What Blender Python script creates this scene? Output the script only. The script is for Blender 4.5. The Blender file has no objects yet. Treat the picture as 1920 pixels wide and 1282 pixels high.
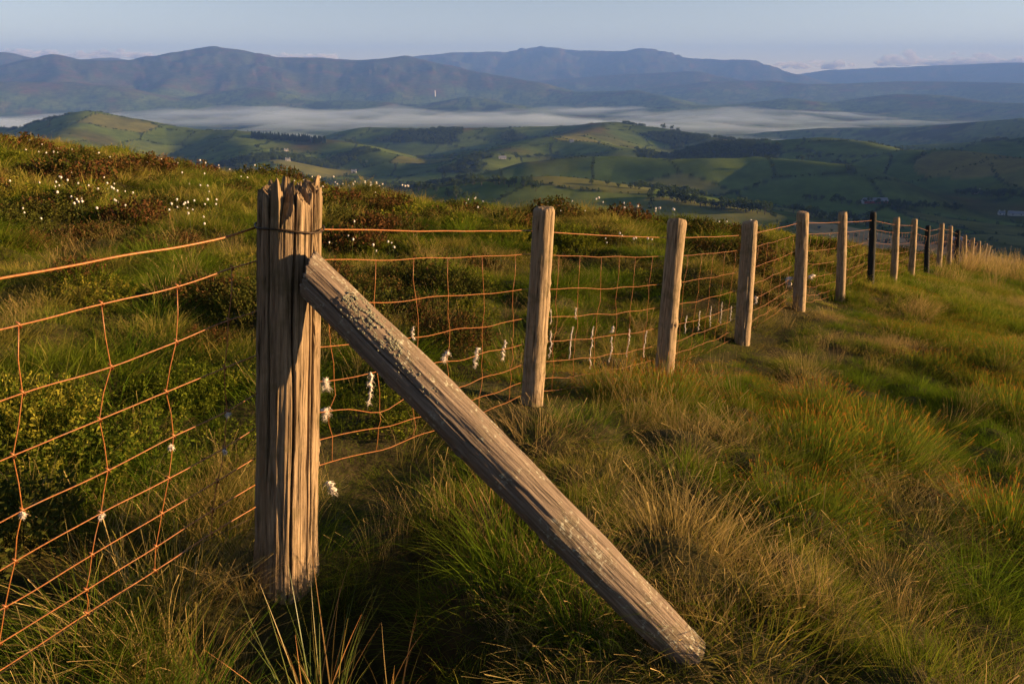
import bpy, bmesh, math, random
import numpy as np
from mathutils import Vector, Euler

rng = np.random.default_rng(7)
random.seed(7)
scene = bpy.context.scene
COL = scene.collection

# ------------------------------------------------------------------ camera
F_PX, W_PX, H_PX, HORIZON = 1400.0, 1920.0, 1282.0, 135.0
PITCH = math.atan((H_PX / 2 - HORIZON) / F_PX)
cam_data = bpy.data.cameras.new('camera')
cam_data.lens = F_PX / W_PX * 36.0
cam_data.sensor_width = 36.0
cam_data.clip_start = 0.05
cam_data.clip_end = 90000.0
cam = bpy.data.objects.new('camera', cam_data)
COL.objects.link(cam)
cam.location = (0, 0, 0)                      # eye level is z = 0
cam.rotation_euler = (math.pi / 2 - PITCH, 0, 0)
scene.camera = cam

# ------------------------------------------------------------------ world, sun, exposure
SUN_AZ, SUN_EL = 91.5, 9.0
world = bpy.data.worlds.new('World')
scene.world = world
world.use_nodes = True
wn = world.node_tree
wn.nodes.clear()
wo = wn.nodes.new('ShaderNodeOutputWorld')
bg = wn.nodes.new('ShaderNodeBackground')
sky = wn.nodes.new('ShaderNodeTexSky')
sky.sky_type = 'NISHITA'
sky.sun_disc = False
sky.sun_elevation = math.radians(SUN_EL)
sky.sun_rotation = math.radians(SUN_AZ)
sky.altitude = 450.0
sky.air_density = 0.6
sky.dust_density = 0.0
sky.ozone_density = 2.0
bg.inputs['Strength'].default_value = 0.053
tint = wn.nodes.new('ShaderNodeMix'); tint.data_type = 'RGBA'; tint.blend_type = 'MULTIPLY'
tint.inputs[0].default_value = 1.0; tint.inputs[7].default_value = (1.62, 1.04, .75, 1)
wn.links.new(sky.outputs[0], tint.inputs[6])
wn.links.new(tint.outputs[2], bg.inputs['Color'])
wn.links.new(bg.outputs[0], wo.inputs['Surface'])

sd = bpy.data.lights.new('sun', 'SUN')
sd.energy = 5.0
sd.angle = math.radians(0.5)
sd.color = (1.0, 0.62, 0.28)
sun = bpy.data.objects.new('sun', sd)
COL.objects.link(sun)
_a, _e = math.radians(SUN_AZ), math.radians(SUN_EL)
SUNV = Vector((math.sin(_a) * math.cos(_e), math.cos(_a) * math.cos(_e), math.sin(_e)))
sun.rotation_euler = SUNV.to_track_quat('Z', 'Y').to_euler()
sun.location = SUNV * 50

scene.view_settings.view_transform = 'Standard'
scene.view_settings.look = 'None'
scene.view_settings.gamma = 1.0
scene.view_settings.exposure = 1.85
scene.render.engine = 'CYCLES'
scene.cycles.use_denoising = True
scene.cycles.use_adaptive_sampling = True
scene.cycles.adaptive_threshold = 0.03
scene.cycles.max_bounces = 4
scene.cycles.diffuse_bounces = 1
scene.cycles.glossy_bounces = 1
scene.cycles.transmission_bounces = 2
scene.cycles.volume_bounces = 1
scene.cycles.transparent_max_bounces = 8
scene.cycles.sample_clamp_indirect = 4.0

# ------------------------------------------------------------------ pixel geometry helpers (layout)
CP, SP = math.cos(PITCH), math.sin(PITCH)

def ray(px, py):
    u = H_PX / 2 - py
    return np.array([px - W_PX / 2, F_PX * CP + u * SP, u * CP - F_PX * SP])

def at_depth(px, py, D):                      # point at forward distance D
    r = ray(px, py)
    return r * (D / r[1])

def at_range(px, py, R):                      # point at horizontal range R
    r = ray(px, py)
    return r * (R / math.hypot(r[0], r[1]))

# ------------------------------------------------------------------ noise
def _hash(ix, iy, seed):
    n = (ix.astype(np.int64) * 374761393 + iy.astype(np.int64) * 668265263 + seed * 1274126177) & 0xffffffff
    n = ((n ^ (n >> 13)) * 1274126177) & 0xffffffff
    return ((n ^ (n >> 16)) & 0xffffff) / float(0xffffff)

def perlin(x, y, seed=0):
    x = np.asarray(x, float); y = np.asarray(y, float)
    ix = np.floor(x); iy = np.floor(y)
    fx = x - ix; fy = y - iy
    u = fx * fx * fx * (fx * (fx * 6 - 15) + 10)
    v = fy * fy * fy * (fy * (fy * 6 - 15) + 10)
    def g(dx, dy):
        a = _hash(ix + dx, iy + dy, seed) * 2 * np.pi
        return np.cos(a) * (fx - dx) + np.sin(a) * (fy - dy)
    return ((g(0, 0) * (1 - u) + g(1, 0) * u) * (1 - v) + (g(0, 1) * (1 - u) + g(1, 1) * u) * v) * 1.4

def fbm(x, y, oct=4, seed=0, gain=.5):
    s = 0; a = 1; t = 0
    for o in range(oct):
        s = s + a * perlin(x * 2 ** o + 17.3 * o, y * 2 ** o - 9.1 * o, seed + o)
        t += a; a *= gain
    return s / t

def sstep(a, b, x):
    t = np.clip((x - a) / (b - a), 0, 1)
    return t * t * (3 - 2 * t)

# ------------------------------------------------------------------ object helpers
def mesh_obj(name, V, Fc, mats, parent=None, smooth=True, attrs=None, fmat=None, link=True):
    me = bpy.data.meshes.new(name)
    V = np.asarray(V, dtype=np.float32)
    if isinstance(Fc, np.ndarray):
        k = Fc.shape[1]; nf = len(Fc)
        me.vertices.add(len(V)); me.vertices.foreach_set('co', V.ravel())
        me.loops.add(nf * k); me.loops.foreach_set('vertex_index', Fc.astype(np.int32).ravel())
        me.polygons.add(nf)
        me.polygons.foreach_set('loop_start', np.arange(0, nf * k, k, dtype=np.int32))
        me.update(calc_edges=True)
    else:
        me.from_pydata([tuple(v) for v in V], [], Fc)
    if attrs:
        for an, arr in attrs.items():
            at = me.attributes.new(an, 'FLOAT_COLOR', 'POINT')
            a4 = np.ones((len(V), 4), np.float32); a4[:, :arr.shape[1]] = arr
            at.data.foreach_set('color', a4.ravel())
    for m in (mats if isinstance(mats, (list, tuple)) else [mats]):
        me.materials.append(m)
    if fmat is not None:
        me.polygons.foreach_set('material_index', np.asarray(fmat, np.int32))
    me.polygons.foreach_set('use_smooth', np.full(len(me.polygons), smooth))
    me.update()
    o = bpy.data.objects.new(name, me)
    if link:
        COL.objects.link(o)
    if parent is not None:
        o.parent = parent
    return o

def empty(name, loc=(0, 0, 0), label=None, cat=None, group=None):
    o = bpy.data.objects.new(name, None)
    o.empty_display_size = .1
    COL.objects.link(o)
    o.location = loc
    return tag(o, label, cat, group)

def tag(o, label=None, cat=None, group=None, kind=None):
    if label: o['label'] = label
    if cat: o['category'] = cat
    if group: o['group'] = group
    if kind: o['kind'] = kind
    return o

def copy_tree(src, loc, rot=(0, 0, 0), scl=1.0):
    c = src.copy(); COL.objects.link(c)
    c.location = loc; c.rotation_euler = rot
    c.scale = (scl,) * 3 if not hasattr(scl, '__len__') else scl
    for ch in src.children:
        d = ch.copy(); COL.objects.link(d); d.parent = c
    return c

class MB:                                      # collects triangles/quads
    def __init__(s): s.V = []; s.F = []; s.n = 0; s.C = []
    def add(s, V, F, C=None):
        V = np.asarray(V, float).reshape(-1, 3)
        s.V.append(V); s.F += [tuple(int(i) + s.n for i in f) for f in F]
        s.C.append(np.zeros((len(V), 3)) if C is None else np.broadcast_to(np.asarray(C, float), (len(V), 3)))
        s.n += len(V)
    def tube(s, pts, rad, k=6, C=None, cap=True):
        pts = np.asarray(pts, float); n = len(pts)
        rad = np.broadcast_to(np.asarray(rad, float), (n,))
        T = np.gradient(pts, axis=0); T /= np.linalg.norm(T, axis=1)[:, None] + 1e-12
        ref = np.array([0, 0, 1.0]) if abs(T[:, 2]).mean() < .8 else np.array([1.0, 0, 0])
        N = np.cross(T, ref); N /= np.linalg.norm(N, axis=1)[:, None] + 1e-12
        B = np.cross(T, N)
        a = np.arange(k) / k * 2 * np.pi
        V = pts[:, None] + rad[:, None, None] * (N[:, None] * np.cos(a)[None, :, None] + B[:, None] * np.sin(a)[None, :, None])
        F = []
        for i in range(n - 1):
            for j in range(k):
                F.append((i * k + j, i * k + (j + 1) % k, (i + 1) * k + (j + 1) % k, (i + 1) * k + j))
        if cap:
            F.append(tuple(range(k))[::-1]); F.append(tuple((n - 1) * k + j for j in range(k)))
        s.add(V.reshape(-1, 3), F, C)
    def box(s, lo, hi, C=None):
        x0, y0, z0 = lo; x1, y1, z1 = hi
        s.add([(x0, y0, z0), (x1, y0, z0), (x1, y1, z0), (x0, y1, z0), (x0, y0, z1), (x1, y0, z1), (x1, y1, z1), (x0, y1, z1)],
              [(0, 3, 2, 1), (4, 5, 6, 7), (0, 1, 5, 4), (1, 2, 6, 5), (2, 3, 7, 6), (3, 0, 4, 7)], C)
    def build(s, name, mats, parent=None, smooth=True, attr=None, link=True):
        V = np.concatenate(s.V)
        at = {attr: np.concatenate(s.C)} if attr else None
        return mesh_obj(name, V, s.F, mats, parent, smooth, at, link=link)

# ------------------------------------------------------------------ materials
def new_mat(name):
    m = bpy.data.materials.new(name); m.use_nodes = True
    nt = m.node_tree; nt.nodes.clear()
    out = nt.nodes.new('ShaderNodeOutputMaterial')
    return m, nt, out

def N(nt, typ, **kw):
    n = nt.nodes.new(typ)
    for k, v in kw.items(): setattr(n, k, v)
    return n

def mixc(nt, fac, a, b, blend='MIX'):
    n = nt.nodes.new('ShaderNodeMix'); n.data_type = 'RGBA'; n.blend_type = blend
    for sock, v in ((n.inputs[0], fac), (n.inputs[6], a), (n.inputs[7], b)):
        if hasattr(v, 'is_linked') or isinstance(v, bpy.types.NodeSocket): nt.links.new(v, sock)
        elif isinstance(v, (int, float)): sock.default_value = v
        else: sock.default_value = (*v, 1)
    return n.outputs[2]

def mth(nt, op, a, b=None, c=None, clamp=False):
    n = nt.nodes.new('ShaderNodeMath'); n.operation = op; n.use_clamp = clamp
    for i, v in enumerate((a, b, c)):
        if v is None: continue
        if isinstance(v, (int, float)): n.inputs[i].default_value = v
        else: nt.links.new(v, n.inputs[i])
    return n.outputs[0]

def maprange(nt, v, a, b, c=0, d=1):
    n = nt.nodes.new('ShaderNodeMapRange')
    nt.links.new(v, n.inputs[0])
    for i, x in enumerate((a, b, c, d)): n.inputs[i + 1].default_value = x
    return n.outputs[0]

def noise_node(nt, scale, detail=4, rough=.55, vec=None, mapscale=None):
    t = N(nt, 'ShaderNodeTexNoise'); t.inputs['Scale'].default_value = scale
    t.inputs['Detail'].default_value = detail; t.inputs['Roughness'].default_value = rough
    if vec is not None:
        if mapscale:
            mp = N(nt, 'ShaderNodeMapping'); mp.inputs['Scale'].default_value = mapscale
            nt.links.new(vec, mp.inputs['Vector']); vec = mp.outputs[0]
        nt.links.new(vec, t.inputs['Vector'])
    return t.outputs['Fac']

def leaf_mat(name, g0, g1, s0, s1, straw=.4, trans=.35, tip=None, tip_at=.85, gloss=.0):
    """blades/leaves: colour from height on the blade (t), a random number per blade and a tint per clump"""
    m, nt, out = new_mat(name)
    at = N(nt, 'ShaderNodeAttribute', attribute_name='bt')
    sep = N(nt, 'ShaderNodeSeparateColor'); nt.links.new(at.outputs['Color'], sep.inputs[0])
    t, r, k = sep.outputs
    tint = N(nt, 'ShaderNodeAttribute', attribute_name='tint', attribute_type='INSTANCER')
    oi = N(nt, 'ShaderNodeObjectInfo')
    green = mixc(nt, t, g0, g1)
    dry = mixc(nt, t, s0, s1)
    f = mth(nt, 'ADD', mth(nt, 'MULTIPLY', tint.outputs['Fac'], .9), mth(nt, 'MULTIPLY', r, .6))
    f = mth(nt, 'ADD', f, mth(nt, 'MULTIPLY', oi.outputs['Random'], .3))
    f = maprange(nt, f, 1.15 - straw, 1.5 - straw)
    col = mixc(nt, f, green, dry)
    if tip is not None:
        col = mixc(nt, maprange(nt, t, tip_at, tip_at + .08), col, tip)
    hs = N(nt, 'ShaderNodeHueSaturation')
    nt.links.new(col, hs.inputs['Color'])
    nt.links.new(maprange(nt, r, 0, 1, .7, 1.3), hs.inputs['Value'])
    nt.links.new(maprange(nt, oi.outputs['Random'], 0, 1, .485, .512), hs.inputs['Hue'])
    d = N(nt, 'ShaderNodeBsdfDiffuse'); nt.links.new(hs.outputs[0], d.inputs['Color'])
    tr = N(nt, 'ShaderNodeBsdfTranslucent'); nt.links.new(hs.outputs[0], tr.inputs['Color'])
    mx = N(nt, 'ShaderNodeMixShader'); mx.inputs[0].default_value = trans
    nt.links.new(d.outputs[0], mx.inputs[1]); nt.links.new(tr.outputs[0], mx.inputs[2])
    res = mx.outputs[0]
    if gloss > 0:
        gl = N(nt, 'ShaderNodeBsdfGlossy'); gl.inputs['Roughness'].default_value = .45
        gl.inputs['Color'].default_value = (1, 1, 1, 1)
        m2 = N(nt, 'ShaderNodeMixShader'); m2.inputs[0].default_value = gloss
        nt.links.new(res, m2.inputs[1]); nt.links.new(gl.outputs[0], m2.inputs[2]); res = m2.outputs[0]
    nt.links.new(res, out.inputs['Surface'])
    return m

def plain(name, col, rough=.8, var=.25, scale=30, bump=0.0, metal=0.0):
    m, nt, out = new_mat(name)
    p = N(nt, 'ShaderNodeBsdfPrincipled')
    p.inputs['Roughness'].default_value = rough; p.inputs['Metallic'].default_value = metal
    p.inputs['Specular IOR Level'].default_value = .2
    tc = N(nt, 'ShaderNodeTexCoord')
    nz = noise_node(nt, scale, 5, .6, tc.outputs['Object'])
    c = np.array(col)
    nt.links.new(mixc(nt, maprange(nt, nz, .3, .7), tuple(c * (1 - var)), tuple(np.minimum(c * (1 + var), 1))), p.inputs['Base Color'])
    if bump:
        b = N(nt, 'ShaderNodeBump'); b.inputs['Strength'].default_value = bump; b.inputs['Distance'].default_value = .01
        nt.links.new(nz, b.inputs['Height']); nt.links.new(b.outputs[0], p.inputs['Normal'])
    nt.links.new(p.outputs[0], out.inputs['Surface'])
    return m

def wood_mat(name, lo, hi, streak, lichen=.0, ck=.35, algae=(.10, .11, .05), algae_amt=.4):
    """weathered timber; object z runs along the grain"""
    m, nt, out = new_mat(name)
    p = N(nt, 'ShaderNodeBsdfPrincipled'); p.inputs['Roughness'].default_value = .85
    p.inputs['Specular IOR Level'].default_value = .15
    tc = N(nt, 'ShaderNodeTexCoord'); oi = N(nt, 'ShaderNodeObjectInfo')
    off = N(nt, 'ShaderNodeVectorMath', operation='ADD')
    sc = N(nt, 'ShaderNodeVectorMath', operation='SCALE'); sc.inputs[0].default_value = (13, 7, 29)
    nt.links.new(oi.outputs['Random'], sc.inputs['Scale'])
    nt.links.new(tc.outputs['Object'], off.inputs[0]); nt.links.new(sc.outputs[0], off.inputs[1])
    v = off.outputs[0]
    grain = noise_node(nt, 1, 6, .65, v, (90, 90, 5))
    broad = noise_node(nt, 1, 4, .6, v, (14, 14, 2.2))
    fine = noise_node(nt, 1, 3, .7, v, (260, 260, 22))
    blot = noise_node(nt, 9, 5, .65, v)
    speck = noise_node(nt, 60, 4, .7, v)
    c = mixc(nt, maprange(nt, grain, .32, .68), lo, hi)
    c = mixc(nt, maprange(nt, broad, .45, .7, 0, .75), c, streak)
    c = mixc(nt, maprange(nt, blot, .52, .66, 0, algae_amt), c, algae)
    crack = maprange(nt, grain, ck - .05, ck + .05)
    c = mixc(nt, crack, tuple(np.array(lo) * .25), c)
    if lichen:
        lm = mth(nt, 'MULTIPLY', maprange(nt, speck, .55, .62), maprange(nt, blot, .5, .58))
        c = mixc(nt, mth(nt, 'MULTIPLY', lm, lichen), c, (.42, .42, .34))
    nt.links.new(c, p.inputs['Base Color'])
    h = mth(nt, 'ADD', mth(nt, 'MULTIPLY', grain, .7), mth(nt, 'MULTIPLY', fine, .3))
    h = mth(nt, 'ADD', h, mth(nt, 'MULTIPLY', speck, .15))
    b = N(nt, 'ShaderNodeBump'); b.inputs['Strength'].default_value = .9; b.inputs['Distance'].default_value = .006
    nt.links.new(h, b.inputs['Height']); nt.links.new(b.outputs[0], p.inputs['Normal'])
    nt.links.new(p.outputs[0], out.inputs['Surface'])
    return m

M = {}
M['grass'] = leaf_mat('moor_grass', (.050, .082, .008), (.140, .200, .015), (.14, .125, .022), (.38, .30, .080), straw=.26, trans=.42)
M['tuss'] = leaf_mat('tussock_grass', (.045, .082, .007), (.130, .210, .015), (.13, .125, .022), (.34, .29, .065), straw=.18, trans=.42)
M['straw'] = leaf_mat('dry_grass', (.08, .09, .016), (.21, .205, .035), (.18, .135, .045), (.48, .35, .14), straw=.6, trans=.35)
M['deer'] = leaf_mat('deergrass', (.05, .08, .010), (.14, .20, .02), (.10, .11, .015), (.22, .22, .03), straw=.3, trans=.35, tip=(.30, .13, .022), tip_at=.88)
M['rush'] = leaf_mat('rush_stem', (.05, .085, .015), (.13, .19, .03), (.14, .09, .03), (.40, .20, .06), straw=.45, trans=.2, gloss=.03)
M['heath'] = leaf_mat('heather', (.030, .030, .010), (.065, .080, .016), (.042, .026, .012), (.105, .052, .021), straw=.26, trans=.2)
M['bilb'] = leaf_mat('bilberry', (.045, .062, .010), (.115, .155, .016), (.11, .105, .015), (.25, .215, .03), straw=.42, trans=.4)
M['wood_old'] = wood_mat('old_strainer_wood', (.060, .043, .028), (.42, .31, .20), (.17, .118, .066), algae=(.10, .085, .035), algae_amt=.5)
M['wood_brace'] = wood_mat('brace_wood', (.085, .066, .052), (.29, .23, .18), (.16, .12, .09), lichen=.8, ck=.29, algae=(.12, .11, .06), algae_amt=.4)
M['wood_post'] = wood_mat('post_wood', (.13, .095, .06), (.46, .35, .23), (.27, .20, .125), algae=(.10, .09, .04), algae_amt=.5)
M['wood_dark'] = wood_mat('dark_post_wood', (.012, .014, .016), (.035, .038, .040), (.02, .022, .024), algae_amt=.0)
m, nt, out = new_mat('rusty_wire')
p = N(nt, 'ShaderNodeBsdfPrincipled'); p.inputs['Roughness'].default_value = .42; p.inputs['Specular IOR Level'].default_value = .5; p.inputs['Metallic'].default_value = .1
tc = N(nt, 'ShaderNodeTexCoord')
n1 = noise_node(nt, 18, 5, .65, tc.outputs['Object']); n2 = noise_node(nt, 140, 4, .6, tc.outputs['Object'])
c = mixc(nt, maprange(nt, n2, .35, .65), (.21, .074, .020), (.38, .15, .038))
c = mixc(nt, maprange(nt, n1, .54, .68, 0, .6), c, (.22, .14, .09))
nt.links.new(c, p.inputs['Base Color']); nt.links.new(p.outputs[0], out.inputs[0]); M['rust'] = m
M['wire_dark'] = plain('dark_wire', (.05, .035, .025), .6, .3, 60, metal=.4)
M['wool'] = plain('sheep_wool', (.68, .61, .54), .95, .18, 40)
M['cotton'] = plain('cotton_head', (.72, .69, .66), .95, .06, 80)
M['lichen'] = plain('lichen_crust', (.22, .22, .16), .95, .45, 120)
M['stone'] = plain('grey_stone', (.16, .16, .17), .8, .3, 25, .3)
M['bark'] = plain('tree_bark', (.06, .05, .04), .9, .3, 3)
M['farm_wall'] = plain('white_render_wall', (.50, .48, .46), .8, .08, .6)
M['farm_roof'] = plain('slate_roof', (.20, .22, .26), .6, .2, .5)
M['metal_roof'] = plain('barn_roof_sheet', (.24, .25, .28), .75, .12, .4)
M['red_wall'] = plain('barn_end_wall', (.34, .10, .07), .7, .2, .5)
M['dark_open'] = plain('dark_window_glass', (.03, .035, .04), .2, .1, 1)
M['tower_white'] = plain('white_tower_paint', (.8, .8, .8), .6, .05, .1)

def leafy(name, c0, c1, trans=.3):
    m, nt, out = new_mat(name)
    oi = N(nt, 'ShaderNodeObjectInfo')
    at = N(nt, 'ShaderNodeAttribute', attribute_name='bt')
    sep = N(nt, 'ShaderNodeSeparateColor'); nt.links.new(at.outputs['Color'], sep.inputs[0])
    f = mth(nt, 'ADD', mth(nt, 'MULTIPLY', sep.outputs[1], .6), mth(nt, 'MULTIPLY', oi.outputs['Random'], .4))
    c = mixc(nt, f, c0, c1)
    d = N(nt, 'ShaderNodeBsdfDiffuse'); nt.links.new(c, d.inputs[0])
    t = N(nt, 'ShaderNodeBsdfTranslucent'); nt.links.new(c, t.inputs[0])
    mx = N(nt, 'ShaderNodeMixShader'); mx.inputs[0].default_value = trans
    nt.links.new(d.outputs[0], mx.inputs[1]); nt.links.new(t.outputs[0], mx.inputs[2])
    nt.links.new(mx.outputs[0], out.inputs[0])
    return m
M['crown'] = leafy('tree_foliage', (.025, .045, .012), (.07, .10, .025))
M['conifer'] = leafy('conifer_foliage', (.012, .026, .012), (.025, .045, .02), .1)

# moor soil
m, nt, out = new_mat('moor_soil')
p = N(nt, 'ShaderNodeBsdfPrincipled'); p.inputs['Roughness'].default_value = .95; p.inputs['Specular IOR Level'].default_value = .05
tc = N(nt, 'ShaderNodeTexCoord')
n1 = noise_node(nt, 1.2, 6, .6, tc.outputs['Object']); n2 = noise_node(nt, 14, 5, .7, tc.outputs['Object'])
c = mixc(nt, maprange(nt, n1, .35, .65), (.030, .024, .014), (.050, .055, .016))
c = mixc(nt, maprange(nt, n2, .4, .7, 0, .7), c, (.085, .065, .030))
nt.links.new(c, p.inputs['Base Color'])
b = N(nt, 'ShaderNodeBump'); b.inputs['Strength'].default_value = .8; b.inputs['Distance'].default_value = .03
nt.links.new(n2, b.inputs['Height']); nt.links.new(b.outputs[0], p.inputs['Normal'])
nt.links.new(p.outputs[0], out.inputs[0]); M['soil'] = m

# valley land cover: colours per vertex plus fine noise
m, nt, out = new_mat('valley_land')
p = N(nt, 'ShaderNodeBsdfDiffuse')
at = N(nt, 'ShaderNodeAttribute', attribute_name='cover')
tc = N(nt, 'ShaderNodeTexCoord')
n1 = noise_node(nt, .02, 6, .65, tc.outputs['Object']); n2 = noise_node(nt, .004, 6, .6, tc.outputs['Object'])
c = mixc(nt, maprange(nt, n1, .3, .7), (.62, .66, .62), (1.3, 1.28, 1.2))
c = mixc(nt, 1.0, at.outputs['Color'], c, 'MULTIPLY')
c = mixc(nt, maprange(nt, n2, .3, .7, 0, .5), c, mixc(nt, 1.0, c, (1.25, .95, .75), 'MULTIPLY'))
nt.links.new(c, p.inputs[0]); nt.links.new(p.outputs[0], out.inputs[0]); M['valley'] = m

# ------------------------------------------------------------------ fence line (layout of posts)
LINE0 = np.array([.12, 4.16]); LSL = .727           # x = .12 + .727 (y - 4.16)
def line_depth(px, py):
    r = ray(px, py); q = r[0] / r[1]
    return (LINE0[0] - LSL * LINE0[1]) / (q - LSL)
POST_PX = [((998, 752), (1021, 390), 38), ((1245, 704), (1270, 412), 32), ((1391, 645), (1406, 415), 27),
           ((1498, 575), (1505, 398), 21), ((1575, 562), (1580, 398), 16), ((1632, 533), (1637, 398), 12),
           ((1675, 531), (1681, 408), 12), ((1708, 518), (1715, 411), 10.5), ((1737, 515), (1740, 423), 8.5),
           ((1760, 501), (1766, 419), 8.5), ((1779, 497), (1782, 424), 8), ((1794, 498), (1796, 432), 8),
           ((1806, 501), (1809, 441), 7), ((1819, 502), (1824, 446), 7), ((1832, 505), (1836, 452), 6)]
DARK = {5, 8, 11}
posts = []                                         # base, top, radius
for i, (b_, t_, w_) in enumerate(POST_PX):
    D = line_depth(*b_)
    posts.append((at_depth(*b_, D), at_depth(*t_, D), w_ / 2 / F_PX * D * 1.06))
for k, (tx, ty) in enumerate([(1844, 457), (1853, 461), (1861, 468), (1868, 475), (1874, 482)]):
    D = posts[14][0][1] + 2.25 * (k + 1)
    x = LINE0[0] + LSL * (D - LINE0[1])
    t_ = at_depth(tx, ty, D); t_[0] = x
    b_ = t_.copy(); b_[2] -= 1.2
    posts.append((b_, t_, .062))
STR_B = at_depth(537, 1085, 2.36); STR_T = at_depth(545, 350, 2.36)
BR_T = at_depth(578, 520, 2.20); 
LEFT_DIR = np.array([-.59, -.807])

# ------------------------------------------------------------------ near hill height
def plane(x, y): return -1.79 - .126 * (x + .86) - .114 * (y - 2.36)
ctrl = [tuple(STR_B)]
for i, (b_, t_, r_) in enumerate(posts[:15]):
    ctrl.append((b_[0], b_[1], b_[2] - .03))
for px, py, D in [(-250, 235, 34), (0, 268, 30), (250, 308, 26), (480, 337, 22), (620, 349, 19), (760, 370, 16.5), (960, 404, 13.2),
                  (1150, 412, 12.8), (1300, 420, 13.6), (1450, 436, 16), (1600, 452, 19), (1750, 474, 26)]:
    q = at_depth(px, py, D); ctrl.append((q[0], q[1], q[2] - .3))
    s = q * 1.9; ctrl.append((s[0], s[1], s[2] - .13 * .9 * D - .3))
for px, py, D in [(1900, 497, 37), (2150, 505, 36)]:
    q = at_depth(px, py, D); ctrl.append((q[0], q[1], q[2] - .3))
    s = q * 1.9; ctrl.append((s[0], s[1], s[2] - .13 * .9 * D - .3))
for x, y in [(3, 3), (6, 5), (10, 8), (15, 12), (0, 0), (-4, 0), (4, -3), (-3, -4), (-7, 4), (-10, 9), (1.5, 1.6), (0.2, 1.5), (-1.6, 1.2), (0, -20), (-20, -10), (20, -10), (22, 8)]:
    ctrl.append((x, y, plane(x, y)))
ctrl = np.array(ctrl)
def _tps(r2): return np.where(r2 > 0, .5 * r2 * np.log(np.maximum(r2, 1e-12)), 0)
_n = len(ctrl)
_K = _tps(((ctrl[:, None, :2] - ctrl[None, :, :2]) ** 2).sum(-1)) + np.eye(_n) * .02
_P = np.c_[np.ones(_n), ctrl[:, :2]]
_A = np.block([[_K, _P], [_P.T, np.zeros((3, 3))]])
_w = np.linalg.solve(_A, np.r_[ctrl[:, 2], 0, 0, 0])
def tps(x, y):
    x = np.asarray(x, float); y = np.asarray(y, float)
    sh = x.shape; x = x.ravel(); y = y.ravel()
    z = _w[_n] + _w[_n + 1] * x + _w[_n + 2] * y
    for i in range(_n):
        z = z + _w[i] * _tps((x - ctrl[i, 0]) ** 2 + (y - ctrl[i, 1]) ** 2)
    return z.reshape(sh)

def fence_side(x, y):                              # > 0 on the far (left) side of the fence
    x = np.asarray(x, float); y = np.asarray(y, float)
    return ((x - LINE0[0]) * -1 + (y - LINE0[1]) * LSL) / math.hypot(1, LSL)

PIT = at_depth(610, 1205, 1.88)[:2]
NEAR_STEP, FAR_STEP = .36, .56
def cell(ix, iy, step, seed):
    """one tussock of the jittered lattice: centre, radius, height"""
    cx = (ix + .5 + .75 * (_hash(ix, iy, seed) - .5)) * step
    cy = (iy + .5 + .75 * (_hash(ix, iy, seed + 1) - .5)) * step
    big = np.clip(.62 + .75 * perlin(cx * .6, cy * .6, seed + 7), .25, 1.15)
    r_ = step * (.42 + .34 * _hash(ix, iy, seed + 2)) * (.75 + .35 * big)
    return cx, cy, r_, big * (.35 + .65 * _hash(ix, iy, seed + 3))
def mounds(x, y, step, seed):
    gx = np.floor(x / step); gy = np.floor(y / step); h = np.zeros(np.shape(x))
    for i in (-1, 0, 1):
        for j in (-1, 0, 1):
            cx, cy, r_, b_ = cell(gx + i, gy + j, step, seed)
            h = np.maximum(h, b_ * np.clip(1 - ((x - cx) ** 2 + (y - cy) ** 2) / (r_ * 1.15) ** 2, 0, 1))
    return h
def relief(x, y, fine=True):
    x = np.asarray(x, float); y = np.asarray(y, float)
    fs = fence_side(x, y)
    far = sstep(.0, .9, fs)
    R = np.hypot(x, y)
    h = .06 * fbm(x * .9, y * .9, 2, 11) + .09 * fbm(x * .33, y * .33, 2, 5) + far * .20 * fbm(x * .42 + 5, y * .42, 3, 21)
    calm = sstep(.05, .5, np.abs(fs)) * sstep(.12, .5, np.hypot(x - STR_B[0], y - STR_B[1]))
    h = h + .11 * np.exp(-((x - STR_B[0] - .03) ** 2 + (y - STR_B[1] + .10) ** 2) / .26 ** 2)
    if not fine: return h + far * .08 + (1 - far) * .04
    h = h + (1 - far) * calm * (1 - sstep(13, 22, R)) * .19 * mounds(x, y, NEAR_STEP, 900)
    h = h + far * calm * (1 - sstep(24, 40, R)) * .22 * mounds(x, y, FAR_STEP, 950)
    h = h - .48 * np.exp(-(((x - PIT[0]) / .44) ** 2 + ((y - PIT[1]) / .36) ** 2) ** 1.5)
    h = h * sstep(0, .5, np.hypot(x - STR_B[0], y - STR_B[1]) + .25)
    return h

# ------------------------------------------------------------------ far hills
RIDGES = []                                        # pts (n,3), slope, rounding
def ridge(pix, slope, rnd):
    P = []
    for q in pix:
        P.append(at_range(q[0], q[1], q[2]))
    RIDGES.append((np.array(P), slope, rnd))
# high blue mountains
ridge([(760, 106, 15200), (850, 98, 15500), (950, 96, 15800), (1015, 84, 16000), (1060, 92, 16000), (1150, 96, 16000), (1205, 89, 15800), (1232, 101, 15700), (1300, 109, 15600), (1400, 112, 15500), (1440, 127, 15200), (1500, 140, 14800)], .30, 90)
ridge([(1460, 143, 17500), (1560, 130, 17500), (1640, 126, 17500), (1760, 122, 17600), (1850, 118, 17600), (1920, 116, 17700), (2300, 104, 17500)], .25, 150)
ridge([(-400, 92, 13500), (-100, 90, 13200), (0, 97, 13000), (45, 107, 12800), (130, 113, 12800), (205, 107, 13600), (240, 113, 13600)], .28, 120)
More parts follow.
